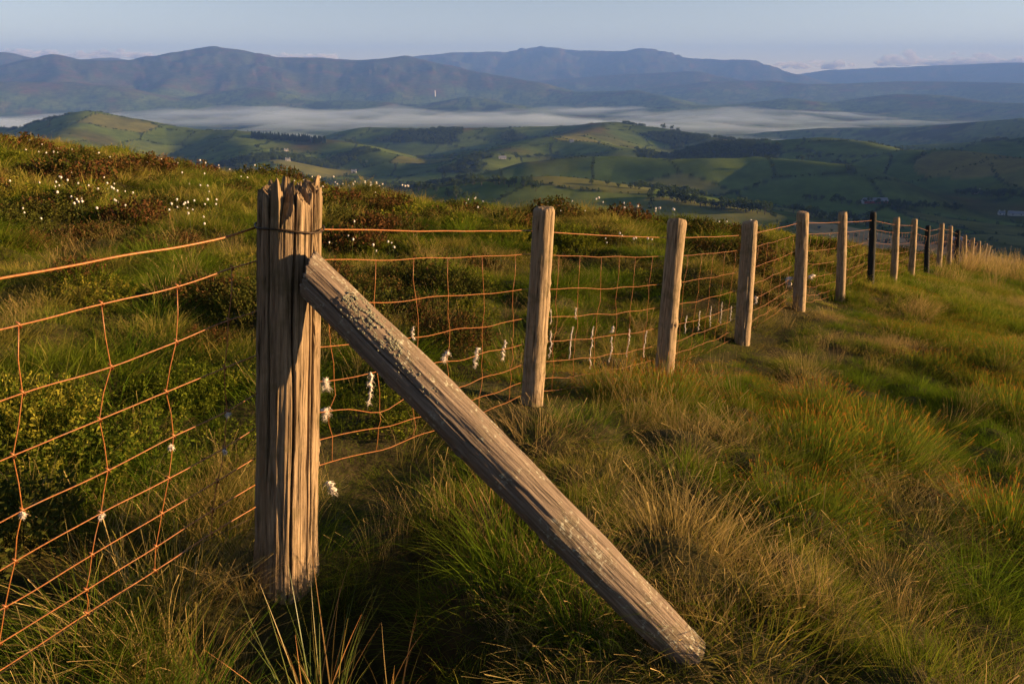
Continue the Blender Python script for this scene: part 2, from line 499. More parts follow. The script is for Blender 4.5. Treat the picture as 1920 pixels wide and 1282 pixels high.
# brown-blue mountains at left
ridge([(45, 112, 10800), (100, 104, 10800), (150, 112, 10600), (265, 113, 10800), (330, 97, 11000), (400, 88, 11000), (450, 92, 10900), (520, 107, 10800), (600, 107, 10700), (660, 112, 10600), (760, 107, 10500), (830, 120, 10300), (900, 135, 10000), (1000, 152, 9600), (1050, 172, 9200)], .30, 110)
ridge([(400, 88, 11000), (480, 120, 10200), (505, 150, 9500), (560, 178, 8900)], .34, 60)
ridge([(760, 107, 10500), (700, 140, 9700), (740, 170, 9000)], .34, 60)
ridge([(100, 104, 10800), (115, 140, 9700), (60, 165, 9000)], .34, 60)
ridge([(265, 113, 10800), (330, 140, 9800), (300, 165, 9100)], .34, 60)
ridge([(-200, 150, 9000), (0, 152, 8800), (130, 153, 8800), (210, 160, 8600), (275, 180, 8300)], .26, 70)
ridge([(400, 172, 8600), (470, 163, 8600), (500, 168, 8400), (560, 185, 8100)], .26, 60)
ridge([(520, 195, 8000), (640, 186, 7900), (720, 190, 7700), (770, 203, 7400)], .2, 60)
ridge([(760, 200, 7600), (880, 180, 7600), (960, 196, 7200), (985, 208, 6900)], .2, 60)
# middle hills on the far side of the mist
ridge([(980, 165, 9600), (1060, 172, 9200), (1190, 168, 8800), (1240, 178, 8400), (1270, 192, 8000)], .25, 60)
ridge([(1010, 150, 12500), (1150, 140, 12500), (1300, 132, 12500), (1390, 150, 12000)], .25, 90)
ridge([(1200, 165, 11000), (1330, 152, 11000), (1440, 150, 11200), (1520, 157, 11000), (1600, 155, 11200), (1700, 151, 11500), (1800, 152, 11500), (1930, 155, 11000), (2200, 150, 11000)], .22, 90)
ridge([(1380, 195, 7800), (1480, 183, 8000), (1560, 192, 8000), (1680, 175, 8300), (1760, 177, 8200), (1850, 190, 7800), (1990, 195, 7400)], .18, 70)
ridge([(1180, 205, 7300), (1290, 195, 7400), (1380, 203, 7200), (1500, 210, 7000)], .15, 70)
# hills on this side of the mist
ridge([(-250, 245, 2900), (-50, 235, 2900), (60, 243, 2800), (110, 226, 2750), (170, 213, 2700), (240, 222, 2650), (330, 235, 2600), (420, 246, 2500), (500, 251, 2400), (610, 259, 2300), (660, 268, 2200), (720, 292, 2000), (765, 318, 1800)], 0.32, 60)
ridge([(170, 213, 2700), (120, 250, 2300), (60, 290, 1900)], 0.35, 50)
ridge([(420, 246, 2500), (470, 275, 2100), (500, 300, 1800)], 0.30, 45)
ridge([(640, 258, 3100), (690, 238, 3000), (790, 241, 2900), (900, 237, 2900), (1000, 234, 2900), (1150, 233, 2800), (1240, 240, 2700), (1300, 252, 2600), (1360, 258, 2500), (1460, 268, 2400)], 0.27, 60)
ridge([(1150, 233, 2800), (1060, 252, 2300), (960, 275, 2000), (900, 300, 1750)], 0.24, 50)
ridge([(1030, 262, 2150), (1100, 264, 2050), (1170, 276, 1900)], 0.27, 40)
ridge([(1330, 262, 4300), (1450, 246, 4300), (1550, 238, 4300), (1700, 236, 4200), (1800, 229, 4100), (1930, 218, 4000), (2300, 195, 3900)], 0.30, 60)
ridge([(1650, 275, 2600), (1760, 268, 2600), (1900, 258, 2600), (2200, 230, 2600), (2600, 160, 2500)], 0.32, 50)
ridge([(1360, 268, 1950), (1440, 264, 1900), (1540, 259, 1850), (1620, 264, 1800), (1690, 282, 1700)], 0.32, 40)
ridge([(1700, 292, 1650), (1740, 282, 1650), (1790, 279, 1650), (1850, 286, 1620), (1930, 298, 1580), (2100, 300, 1500), (2500, 250, 1500)], 0.35, 40)
ridge([(900, 325, 1300), (1000, 300, 1340), (1080, 291, 1360), (1160, 290, 1360), (1250, 296, 1340), (1330, 300, 1330)], 0.41, 35)
ridge([(1330, 302, 1340), (1420, 292, 1360), (1520, 300, 1320), (1600, 306, 1300)], 0.41, 30)
ridge([(915, 350, 930), (960, 336, 920), (1025, 328, 900), (1100, 339, 880), (1200, 356, 850), (1300, 376, 810), (1400, 396, 780), (1470, 412, 760)], 0.20, 40)
# unseen hill right of frame, added and shaped to throw shade over the valley
RIDGES.append((np.array([(1050., -700., 0.), (1080., 0., 20.), (1200., 600., 25.), (1320., 1100., 0.), (1560., 1600., -45.), (1880., 2100., -80.), (2250., 2600., -90.)]), .55, 35))
RMAX = 21000.0

def floor_z(x, y):
    R = np.hypot(x, y)
    return np.interp(R, [0, 600, 900, 1400, 2200, 4000, 6000, 9000, 22000], [-150, -158, -165, -205, -262, -322, -345, -350, -330])

def hfar(x, y):
    sh = np.shape(x)
    x = np.asarray(x, float).ravel(); y = np.asarray(y, float).ravel()
    R = np.hypot(x, y)
    fl = floor_z(x, y) + 5 * fbm(x / 260, y / 260, 3, 3)
    wob = fbm(x / 700, y / 700, 4, 40) ; wob2 = fbm(x / 230, y / 230, 4, 50); wob3 = 1 - np.abs(fbm(x / 900, y / 900, 4, 60)) * 2
    S = 7.0 + .0022 * R
    parts = [fl]; crest = np.full(x.shape, -1e9); crest_z = fl.copy()
    for P, k, a in RIDGES:
        best = np.full(x.shape, -1e9)
        for i in range(len(P) - 1):
            A = P[i]; B = P[i + 1]
            dx, dy = B[0] - A[0], B[1] - A[1]
            L2 = dx * dx + dy * dy
            t = np.clip(((x - A[0]) * dx + (y - A[1]) * dy) / L2, 0, 1)
            d2 = (x - A[0] - t * dx) ** 2 + (y - A[1] - t * dy) ** 2
            zc = A[2] + t * (B[2] - A[2])
            zz = zc - k * (np.sqrt(d2 + a * a) - a)
            nb = zz > np.maximum(best, crest)
            crest_z = np.where(nb, zc, crest_z)
            best = np.maximum(best, zz)
        parts.append(best); crest = np.maximum(crest, best)
    parts = np.array(parts)
    mx = parts.max(0)
    z = mx + S * np.log(np.exp((parts - mx) / S).sum(0)) - S * .3
    hgt = np.clip(z - fl, 0, None)
    mx_gap = np.clip(crest_z - z, 0, 400)
    mt = sstep(6000, 9000, R)
    z = z + hgt * (.10 * wob + .05 * wob2) * (1 - mt) + mt * hgt * (.22 * (wob3 - .62) + .10 * wob + .05 * wob2) * sstep(0, 160, hgt) * sstep(-30, 150, mx_gap)
    return z.reshape(sh)

def H(x, y, fine=True):
    """height of the ground everywhere"""
    x = np.asarray(x, float); y = np.asarray(y, float)
    R = np.hypot(x, y)
    RC = 75.0
    f = np.minimum(1, RC / np.maximum(R, 1e-6))
    zn = tps(x * f, y * f) - .30 * np.maximum(R - RC, 0)
    near = R < 95
    zn = zn + (relief(x, y, fine) if near.any() else 0) * near
    if np.all(R < 60): return zn
    zf = hfar(x, y)
    s = 8.0
    far = np.maximum(zn, zf) + s * np.log1p(np.exp(-np.abs(zn - zf) / s))
    return np.where(R < 60, zn, far)

SHEET = {}
def hit(px, py):
    """the point of the valley sheet that a direction meets"""
    r = ray(px, py); r = r / math.hypot(r[0], r[1])
    az = math.degrees(math.atan2(r[0], r[1])); A = SHEET['az']; i = int(np.clip(np.searchsorted(A, az) - 1, 0, len(A) - 2))
    f = (az - A[i]) / (A[i + 1] - A[i]); zc = SHEET['z'][i] * (1 - f) + SHEET['z'][i + 1] * f
    z = zc - r[2] * SHEET['r']
    k = int(np.argmax(z > 0))
    if z[k] <= 0: return None
    if k == 0: k = 1
    u = z[k - 1] / (z[k - 1] - z[k]); R = SHEET['r'][k - 1] * (1 - u) + SHEET['r'][k] * u
    return np.array([r[0] * R, r[1] * R, zc[k - 1] * (1 - u) + zc[k] * u])

def hit_near(px, py):
    r = ray(px, py); r = r / math.hypot(r[0], r[1])
    t = np.exp(np.linspace(math.log(.8), math.log(59), 500))
    z = H(r[0] * t, r[1] * t, False) - r[2] * t
    k = np.argmax(z > 0)
    if z[k] <= 0: return None
    R = t[k]
    return np.array([r[0] * R, r[1] * R, float(H(np.array([r[0] * R]), np.array([r[1] * R]))[0])])

# ------------------------------------------------------------------ ground sheets
def polar_sheet(az, rr):
    A, Rr = np.meshgrid(np.radians(az), rr, indexing='ij')
    X = Rr * np.sin(A); Y = Rr * np.cos(A)
    na, nr = len(az), len(rr)
    i = np.arange(na - 1)[:, None] * nr + np.arange(nr - 1)[None]
    F = np.stack([i, i + nr, i + nr + 1, i + 1], -1).reshape(-1, 4)
    return X, Y, F

azn = np.r_[np.arange(-180, -66, 4.0), np.arange(-66, 66, .3), np.arange(66, 180.1, 4.0)]
rn = np.exp(np.linspace(math.log(.25), math.log(90), 420))
X, Y, Fq = polar_sheet(azn, rn)
o = mesh_obj('moor_ground', np.stack([X, Y, H(X, Y)], -1).reshape(-1, 3), Fq, M['soil'])
tag(o, 'dark peaty moorland ground under the grass and heather', kind='structure')

azf = np.r_[np.arange(-64, -38, .35), np.arange(-38, 38, .095), np.arange(38, 112, .4)]
rf = np.exp(np.linspace(math.log(89.5), math.log(RMAX), 560))
X, Y, Fq = polar_sheet(azf, rf)
Z = H(X, Y); Z[:, 0] -= .3
SHEET.update(az=azf, r=rf, z=Z)

CELL = 135.0
def fields(x, y):
    """hedged field pattern: cell id (random 0..1) and distance to the nearest hedge"""
    wx = x + 30 * fbm(x / 300, y / 300, 2, 70); wy = y + 30 * fbm(x / 300, y / 300, 2, 77)
    wy = wy * .8
    gx = np.floor(wx / CELL); gy = np.floor(wy / CELL)
    d1 = np.full(np.shape(x), 1e9); d2 = d1.copy(); cid = np.zeros(np.shape(x))
    for i in (-1, 0, 1):
        for j in (-1, 0, 1):
            cx = gx + i; cy = gy + j
            px = (cx + .15 + .7 * _hash(cx, cy, 1)) * CELL; py = (cy + .15 + .7 * _hash(cx, cy, 2)) * CELL
            d = np.hypot(wx - px, wy - py)
            nw = d < d1
            d2 = np.where(nw, d1, np.minimum(d2, d))
            cid = np.where(nw, _hash(cx, cy, 3), cid)
            d1 = np.where(nw, d, d1)
    return cid, (d2 - d1) * .5

def wood_mask(x, y):
    R = np.hypot(x, y)
    fl = floor_z(x, y)
    return fbm(x / 330 + 3, y / 330, 3, 90)

def cover(x, y, z):
    R = np.hypot(x, y)
    cid, ed = fields(x, y)
    pal = np.array([[.055, .090, .022], [.065, .105, .024], [.078, .120, .028], [.060, .095, .026], [.082, .118, .030], [.070, .108, .026], [.105, .118, .038], [.062, .100, .024], [.052, .085, .022], [.088, .128, .034]])
    pal = pal * 1.2
    c = pal[np.clip((cid * 10).astype(int), 0, 9)]
    hg = z - floor_z(x, y)
    moor = sstep(-.12, .18, fbm(x / 420, y / 420, 4, 33) + sstep(60, 260, hg) * .55 - .22)[..., None]
    br = sstep(-.1, .35, fbm(x / 180, y / 180, 4, 35))[..., None]
    mc = np.array([.075, .085, .028]) * (1 - br) + np.array([.105, .070, .035]) * br
    c = c * (1 - moor) + mc * moor
    w = wood_mask(x, y)
    wm = sstep(.20, .26, w)[..., None] * (1 - sstep(7000, 9000, R))[..., None]
    c = c * (1 - wm) + np.array([.020, .034, .014]) * wm
    hw = np.maximum(3.0, R * .0012)
    hm = (1 - sstep(hw * .5, hw, ed))[..., None] * (1 - moor) * (1 - .4 * sstep(3000, 6000, R))[..., None]
    c = c * (1 - hm * .85) + np.array([.022, .036, .014]) * hm * .85
    far = sstep(6500, 9500, R)[..., None]
    mtc = np.array([.045, .060, .032]) * (1 - br) + np.array([.085, .055, .036]) * br
    hi = sstep(120, 350, hg)[..., None]
    c = c * (1 - far * hi) + mtc * far * hi
    return c
Cc = cover(X, Y, Z)
# the pale stubble field seen through the fence, a painted sunlit slope and a pale field
def patch(px, py, rx, ry, col):
    q = hit(px, py)
    if q is None: return
    a = math.atan2(q[0], q[1]); ca, sa = math.cos(a), math.sin(a)
    u = (X - q[0]) * ca - (Y - q[1]) * sa; v = (X - q[0]) * sa + (Y - q[1]) * ca
    mk = ((np.abs(u / rx) ** 3 + np.abs(v / ry) ** 3) < 1)
    Cc[mk] = np.array(col)
patch(1690, 458, 95, 42, (.34, .27, .15))
patch(1850, 300, 110, 70, (.16, .15, .05))  # sunlit hill face, its brightness put into the cover colour
patch(1330, 392, 75, 45, (.13, .15, .05))
land = mesh_obj('valley_terrain', np.stack([X, Y, Z], -1).reshape(-1, 3), Fq, M['valley'], attrs={'cover': Cc.reshape(-1, 3)})
tag(land, 'hedged valley fields rising to blue moorland mountains', kind='structure')
land_cos = (X, Y, Z)

# ------------------------------------------------------------------ farm buildings, tower
def farm(px, py, L, Wd, Hh, yaw, label, cat='farmhouse', wall='farm_wall', roof='farm_roof', chim=True, name='farmhouse', group=None):
    q = hit(px, py)
    if q is None: return
    L, Wd, Hh = L * .8, Wd * .75, Hh * .75
    e = empty(name, (q[0], q[1], q[2] - .5), label, cat, group)
    e.rotation_euler = (0, 0, yaw)
    b = MB(); b.box((-L / 2, -Wd / 2, 0), (L / 2, Wd / 2, Hh))
    rz = Hh + Wd * .38
    b.add([(-L / 2, -Wd / 2, Hh), (-L / 2, Wd / 2, Hh), (-L / 2, 0, rz)], [(0, 2, 1)])
    b.add([(L / 2, -Wd / 2, Hh), (L / 2, Wd / 2, Hh), (L / 2, 0, rz)], [(0, 1, 2)])
    b.build('wall', M[wall], e, False)
    r = MB()
    ov = .5
    for sg in (-1, 1):
        y0 = sg * (Wd / 2 + ov); z0 = Hh - ov * .76
        r.add([(-L / 2 - ov, y0, z0 + .05), (L / 2 + ov, y0, z0 + .05), (L / 2 + ov, 0, rz + .05), (-L / 2 - ov, 0, rz + .05),
               (-L / 2 - ov, y0, z0 + .35), (L / 2 + ov, y0, z0 + .35), (L / 2 + ov, 0, rz + .35), (-L / 2 - ov, 0, rz + .35)],
              [(0, 1, 2, 3), (4, 7, 6, 5), (0, 4, 5, 1), (3, 2, 6, 7), (0, 3, 7, 4), (1, 5, 6, 2)])
    ro = r.build('roof', M[roof], e, False)
    if chim:
        for sx in (-1, 1):
            c = MB(); c.box((sx * L * .42 - .6, -.6, rz - .4), (sx * L * .42 + .6, .6, rz + 1.6)); c.build('chimney', M['farm_wall'], ro, False)
    nwin = max(2, int(L / 5)) if chim else 2
    for i in range(nwin):
        x = -L / 2 + (i + .5) * L / nwin
        w = MB()
        if chim and i == nwin // 2:
            w.box((x - .6, -Wd / 2 - .06, .1), (x + .6, -Wd / 2 + .02, 2.3)); w.build('door', M['dark_open'], e, False)
        else:
            w.box((x - .7, -Wd / 2 - .05, Hh * .42), (x + .7, -Wd / 2 + .02, Hh * .42 + 1.4)); w.build('window', M['dark_open'], e, False)
    return e
farm(1640, 380, 42, 12, 5, .05, 'long pale-roofed barn on the valley floor behind the fence line', 'barn', 'red_wall', 'metal_roof', False, 'barn')
farm(1622, 381, 12, 8, 5, .2, 'white farmhouse at the left end of the long barn', 'farmhouse')
farm(1831, 363, 12, 8, 6, .1, 'white farmhouse among trees below the bright right-hand hill', 'farmhouse')
farm(1905, 404, 26, 10, 5, -.3, 'blue-grey roofed barn at the right edge of the valley floor', 'barn', 'farm_wall', 'metal_roof', False, 'barn')
farm(1877, 403, 10, 7, 5, -.2, 'small white farmhouse left of the barn at the right edge', 'farmhouse')
farm(1793, 453, 20, 9, 4, .1, 'low blue-grey shed seen between the far fence posts', 'shed', 'farm_wall', 'metal_roof', False, 'shed')
farm(942, 298, 22, 12, 5, .1, 'pale grey farm building in the wooded side valley', 'farm building', 'farm_wall', 'metal_roof', False, 'farm_building')
farm(1072, 267, 13, 9, 6, .0, 'tiny white cottage on the green shoulder of the middle hill', 'cottage', name='cottage')
farm(664, 324, 14, 8, 6, .1, 'white house at the foot of the middle hill', 'house', name='house')
farm(537, 284, 13, 8, 6, .3, 'upper of two white cottages on the left hill fields', 'cottage', name='cottage')
farm(540, 302, 13, 8, 6, .2, 'lower of two white cottages on the left hill fields', 'cottage', name='cottage')

q = hit(816, 181)
if q is not None:
    s = math.hypot(q[0], q[1]) / 9000
    e = empty('lattice_mast', tuple(q), 'slim white tower on the dark mountain foothill', 'tower')
    t = MB(); t.tube([(0, 0, -4), (0, 0, 20 * s), (0, 0, 52 * s)], [6 * s, 5 * s, 4.4 * s], 10); t.build('shaft', M['tower_white'], e)
    t = MB(); t.tube([(0, 0, 52 * s), (0, 0, 54 * s), (0, 0, 60 * s), (0, 0, 62 * s)], [5 * s, 9 * s, 9 * s, 5 * s], 12); t.build('head', M['tower_white'], e)

# ------------------------------------------------------------------ instancing of uncountable cover
def gn_scatter(name, P, rot, scl, tint, protos, label):
    me = bpy.data.meshes.new(name)
    n = len(P)
    me.vertices.add(n); me.vertices.foreach_set('co', np.asarray(P, np.float32).ravel())
    a = me.attributes.new('rot', 'FLOAT_VECTOR', 'POINT'); a.data.foreach_set('vector', np.asarray(rot, np.float32).ravel())
    a = me.attributes.new('scl', 'FLOAT_VECTOR', 'POINT'); a.data.foreach_set('vector', np.asarray(scl, np.float32).ravel())
    a = me.attributes.new('tint', 'FLOAT', 'POINT'); a.data.foreach_set('value', np.asarray(tint, np.float32))
    a = me.attributes.new('idx', 'INT', 'POINT'); a.data.foreach_set('value', rng.integers(0, len(protos), n).astype(np.int32))
    o = bpy.data.objects.new(name, me); COL.objects.link(o)
    pc = bpy.data.collections.new(name + '_kinds')
    for p_ in protos: pc.objects.link(p_)
    g = bpy.data.node_groups.new(name, 'GeometryNodeTree')
    g.interface.new_socket('Geometry', in_out='INPUT', socket_type='NodeSocketGeometry')
    g.interface.new_socket('Geometry', in_out='OUTPUT', socket_type='NodeSocketGeometry')
    gi = g.nodes.new('NodeGroupInput'); go = g.nodes.new('NodeGroupOutput')
    ci = g.nodes.new('GeometryNodeCollectionInfo'); ci.inputs['Collection'].default_value = pc
    ci.inputs['Separate Children'].default_value = True; ci.inputs['Reset Children'].default_value = True
    ip = g.nodes.new('GeometryNodeInstanceOnPoints'); ip.inputs['Pick Instance'].default_value = True
    def named(nm, dt):
        x = g.nodes.new('GeometryNodeInputNamedAttribute'); x.data_type = dt; x.inputs[0].default_value = nm
        return next(s_ for s_ in x.outputs if s_.enabled and s_.name == 'Attribute')
    er = g.nodes.new('FunctionNodeEulerToRotation')
    g.links.new(named('rot', 'FLOAT_VECTOR'), er.inputs[0])
    g.links.new(gi.outputs[0], ip.inputs['Points']); g.links.new(ci.outputs[0], ip.inputs['Instance'])
    g.links.new(named('idx', 'INT'), ip.inputs['Instance Index'])
    g.links.new(er.outputs[0], ip.inputs['Rotation']); g.links.new(named('scl', 'FLOAT_VECTOR'), ip.inputs['Scale'])
    g.links.new(ip.outputs[0], go.inputs[0])
    md = o.modifiers.new('scatter', 'NODES'); md.node_group = g
    tag(o, label, kind='stuff')
    return o

# ------------------------------------------------------------------ trees of the valley
def crown_arrays(seed, h=10.0, wide=.42, n_blob=11, per=34, leaf=.62, conifer=False):
    r = np.random.default_rng(seed)
    V = []; C = []
    if conifer:
        n = n_blob * per
        t = r.random(n) ** .8
        rad = h * wide * .5 * (1 - t) + .2
        a = r.random(n) * 2 * np.pi
        ctr = np.c_[rad * np.cos(a), rad * np.sin(a), h * (.08 + .92 * t)]
        tone = r.random(n)
    else:
        bc = r.normal(size=(n_blob, 3)) * np.array([.5, .5, .42]); bc /= np.maximum(1, np.linalg.norm(bc, axis=1))[:, None]
        bc = bc * np.array([h * wide, h * wide, h * .36]) + np.array([0, 0, h * .62])
        br = h * (.13 + .1 * r.random(n_blob))
        d = r.normal(size=(n_blob, per, 3)); d /= np.linalg.norm(d, axis=2)[..., None]
        ctr = (bc[:, None] + d * (br[:, None] * (.65 + .45 * r.random((n_blob, per))))[..., None]).reshape(-1, 3)
        tone = (r.random(n_blob)[:, None] * .6 + .4 * r.random((n_blob, per))).ravel()
    n = len(ctr)
    u = r.normal(size=(n, 3)); u /= np.linalg.norm(u, axis=1)[:, None]
    w = np.cross(u, r.normal(size=(n, 3))); w /= np.linalg.norm(w, axis=1)[:, None]
    s = leaf * (.6 + .8 * r.random(n))[:, None]
    q = np.stack([ctr - u * s, ctr + w * s * .7, ctr + u * s, ctr - w * s * .7], 1)
    Fq = np.arange(n * 4).reshape(n, 4)
    Cq = np.repeat(np.c_[np.zeros(n), tone, np.zeros(n)], 4, axis=0)
    return q.reshape(-1, 3), Fq, Cq
def trunk_mb(seed, h):
    r = np.random.default_rng(seed); b = MB()
    b.tube([(0, 0, -.6), (.1, 0, h * .25), (.0, .1, h * .55)], [h * .04, h * .03, h * .015], 6)
    for k in range(3):
        a = r.random() * 6.28
        b.tube([(0, 0, h * .3), (math.cos(a) * h * .12, math.sin(a) * h * .12, h * .45), (math.cos(a) * h * .24, math.sin(a) * h * .24, h * .62)], [h * .018, h * .012, h * .005], 4)
    return b
tree_src = []
for k in range(4):
    h = 10.0
    e = bpy.data.objects.new('valley_tree', None)
    V_, F_, C_ = crown_arrays(100 + k, h, wide=(.40, .46, .36, .5)[k], n_blob=(11, 13, 10, 14)[k])
    cr = mesh_obj('crown', V_, F_, M['crown'], e, False, {'bt': C_}, link=False)
    tk = trunk_mb(k, h).build('trunk', M['bark'], e, True, link=False)
    tree_src.append((e, cr, tk))
def put_tree(px, py, hgt, label, group, q=None):
    if q is None: q = hit(px, py)
    if q is None: return
    e0, cr, tk = tree_src[random.randrange(4)]
    e = e0.copy(); COL.objects.link(e)
    e.location = tuple(q); e.rotation_euler = (0, 0, random.random() * 6.28)
    s = hgt / 10.0; e.scale = (s * random.uniform(.85, 1.25), s * random.uniform(.85, 1.25), s)
    for src in (cr, tk):
        c = src.copy(); COL.objects.link(c); c.parent = e
    tag(e, label, 'tree', group)
def row(pts, n, h0, h1, label, group, jit=2.5):
    pts = np.array(pts, float); s = np.r_[0, np.cumsum(np.hypot(*np.diff(pts, axis=0).T))]
    for k in range(n):
        t = s[-1] * min(max((k + random.uniform(.1, .9)) / n, 0), 1)
        put_tree(np.interp(t, s, pts[:, 0]) + random.uniform(-2, 2), np.interp(t, s, pts[:, 1]) + random.uniform(-jit, jit), random.uniform(h0, h1), label, group)
row([(1235, 372), (1290, 382), (1345, 392), (1440, 401)], 26, 8, 15, 'round-crowned tree in the hedge line sloping down behind the second and third posts', 'trees in the hedge behind the posts')
row([(1100, 342), (1200, 358), (1290, 378)], 9, 5, 9, 'small tree along the crest of the low green spur', 'trees on the low spur')
row([(1480, 398), (1560, 415), (1640, 425)], 14, 7, 13, 'dark tree standing in the fields behind the middle fence posts', 'trees behind the middle posts')
row([(1500, 375), (1600, 383), (1700, 388), (1800, 393)], 24, 7, 12, 'dark tree in the belt along the valley barns', 'trees along the valley barns')
row([(1790, 365), (1850, 368), (1915, 372)], 14, 8, 13, 'dark tree around the white farmhouse at far right', 'trees round the right farmhouse')
row([(850, 350), (900, 345), (980, 350), (1010, 358)], 16, 7, 12, 'dark tree in the hedges left of the low green spur', 'trees left of the low spur')
row([(640, 330), (700, 345), (800, 360), (900, 380)], 14, 8, 13, 'dark tree in the valley just beyond the moor edge', 'trees beyond the moor edge')
row([(820, 300), (880, 290), (960, 300), (1050, 292)], 16, 8, 13, 'tree in the wooded side valley below the middle hill', 'trees in the side valley')
row([(480, 280), (560, 290), (640, 300), (700, 305)], 14, 8, 12, 'hedgerow tree on the left hill fields', 'trees on the left hill fields')
row([(1240, 240), (1275, 247)], 6, 12, 17, 'tree in the clump on the skyline of the middle hill', 'trees on the middle hill skyline')
row([(1490, 300), (1540, 297)], 5, 8, 11, 'tree on the edge of the dark right-hand scarp', 'trees on the scarp edge')

def wedge(n, r0, r1, az0=-40, az1=42):
    a = np.radians(rng.uniform(az0, az1, n)); R = np.sqrt(rng.uniform(r0 ** 2, r1 ** 2, n))
    return R * np.sin(a), R * np.cos(a), R
# hedges and woods: far too many to count
x, y, R = wedge(260000, 450, 3600)
cid, ed = fields(x, y)
moorish = fbm(x / 420, y / 420, 4, 33)
z0 = hfar(x, y); hg = z0 - floor_z(x, y)
mm = sstep(-.12, .18, moorish + sstep(60, 260, hg) * .55 - .22)
k = (ed < 2.2) & (mm < .55) & (rng.random(len(x)) < .85)
wv = wood_mask(x, y)
kw = (wv > .235) & (rng.random(len(x)) < .5)
hx, hy = x[k], y[k]
protoT = [mesh_obj('hedge_kind_%d' % i, *crown_arrays(300 + i, 3.0, .6, 5, 14, .45)[:2], M['crown'], None, False, {'bt': crown_arrays(300 + i, 3.0, .6, 5, 14, .45)[2]}, link=False) for i in range(3)]
n = len(hx)
gn_scatter('hedgerow', np.c_[hx, hy, H(hx, hy) - .6], np.c_[np.zeros(n), np.zeros(n), rng.random(n) * 6.28], (np.ones((n, 3)) * rng.uniform(.6, 1.5, (n, 1))), np.zeros(n), protoT, 'dark hedgerows dividing the valley fields')
wx, wy = x[kw], y[kw]
n = len(wx)
protoW = []
for i in range(4):
    V_, F_, C_ = crown_arrays(400 + i, 10, .42, 8, 16, 1.0)
    protoW.append(mesh_obj('wood_kind_%d' % i, V_, F_, M['crown'], None, False, {'bt': C_}, link=False))
gn_scatter('woodland', np.c_[wx, wy, H(wx, wy) - 2], np.c_[np.zeros(n), np.zeros(n), rng.random(n) * 6.28], (np.ones((n, 3)) * rng.uniform(.6, 1.15, (n, 1))), np.zeros(n), protoW, 'dark broadleaved woods on the valley sides')
# conifer plantation on the end of the left hill
pts = []
for _ in range(420):
    q = (random.uniform(470, 610), 0)
    py = np.interp(q[0], [470, 540, 610], [256, 260, 266]) + random.uniform(-2, 5)
    pts.append((q[0], py))
pp = [hit(*q) for q in pts[::1][:220]]
pp = np.array([q for q in pp if q is not None])
n = len(pp)
protoC = []
for i in range(2):
    V_, F_, C_ = crown_arrays(450 + i, 12, .38, 8, 20, .9, True)
    protoC.append(mesh_obj('conifer_kind_%d' % i, V_, F_, M['conifer'], None, False, {'bt': C_}, link=False))
if n: gn_scatter('conifer_plantation', pp, np.c_[np.zeros(n), np.zeros(n), rng.random(n) * 6.28], (np.ones((n, 3)) * rng.uniform(.9, 1.3, (n, 1))), np.zeros(n), protoC, 'dark conifer plantation on the end of the left hill')

# ------------------------------------------------------------------ timber of the fence
def orient(o, base, top):
    d = Vector(top) - Vector(base)
    q_ = d.to_track_quat('Z', 'Y')
    o.location = base; o.rotation_mode = 'QUATERNION'; o.rotation_quaternion = q_
    return d.length
FACING = math.radians(-70)
def log_mesh(nth, nz, rfun, ztop, zlo=-.25, rings=7, topfun=None):
    th = np.arange(nth) / nth * 2 * np.pi
    v = np.linspace(0, 1, nz)
    zt = ztop(th)
    Zg = zlo + (zt[None] - zlo) * v[:, None]
    T = np.broadcast_to(th[None], Zg.shape)
    Rg = rfun(T, Zg)
    V = [np.stack([Rg * np.cos(T), Rg * np.sin(T), Zg], -1).reshape(-1, 3)]
    F = []
    i = np.arange(nz - 1)[:, None] * nth; j = np.arange(nth)[None]; j2 = (j + 1) % nth
    F += [tuple(f) for f in np.stack([i + j, i + j2, i + nth + j2, i + nth + j], -1).reshape(-1, 4)]
    base = (nz - 1) * nth; cnt = nz * nth
    rt = Rg[-1]
    for k in range(1, rings + 1):
        f = 1 - k / (rings + .001)
        zz = zt if topfun is None else topfun(th, f, zt)
        rr = rt * f
        V.append(np.stack([rr * np.cos(th), rr * np.sin(th), zz + np.zeros(nth)], -1))
        j = np.arange(nth); j2 = (j + 1) % nth
        F += [tuple(q) for q in np.stack([base + j, base + j2, cnt + j2, cnt + j], -1)]
        base = cnt; cnt += nth
    return np.concatenate(V), F
def angd(a, b): return (a - b + np.pi) % (2 * np.pi) - np.pi
def u2a(u): return FACING + math.asin(2 * u - 1)

SL = float(np.linalg.norm(STR_T - STR_B))
CR = []                                             # angle, half width, depth, z from, z to, wander
CR += [(u2a(.17), .06, .032, .15, 2.0, 1.0), (u2a(.44), .13, .050, .62, 1.22, .5), (u2a(.52), .045, .030, -.1, 1.0, 1.4),
       (u2a(.33), .04, .018, .5, 2.0, 1.0), (u2a(.50), .09, .055, 1.12, 2.0, .6), (u2a(.66), .05, .05, 1.18, 2.0, .4), (u2a(.83), .045, .04, 1.2, 2.0, .4),
       (u2a(.93), .04, .03, 1.1, 2.0, .4), (u2a(.25), .06, .035, 1.2, 2.0, .3), (u2a(.10), .03, .012, 0, 1.5, .7), (u2a(.7), .025, .010, .0, .8, 1.6), (u2a(.86), .02, .008, .1, 1.0, 1.0), (u2a(.27), .06, .03, .05, .42, .8), (u2a(.6), .04, .02, .1, .6, 1.0)]
for k in range(5): CR.append((rng.uniform(.6, 4.4), rng.uniform(.02, .06), rng.uniform(.01, .04), rng.uniform(-.2, 1.0), 2.0, 1))
KN = [(u2a(.33), .98, .022), (u2a(.8), .12, .016), (u2a(.58), .52, .03)]
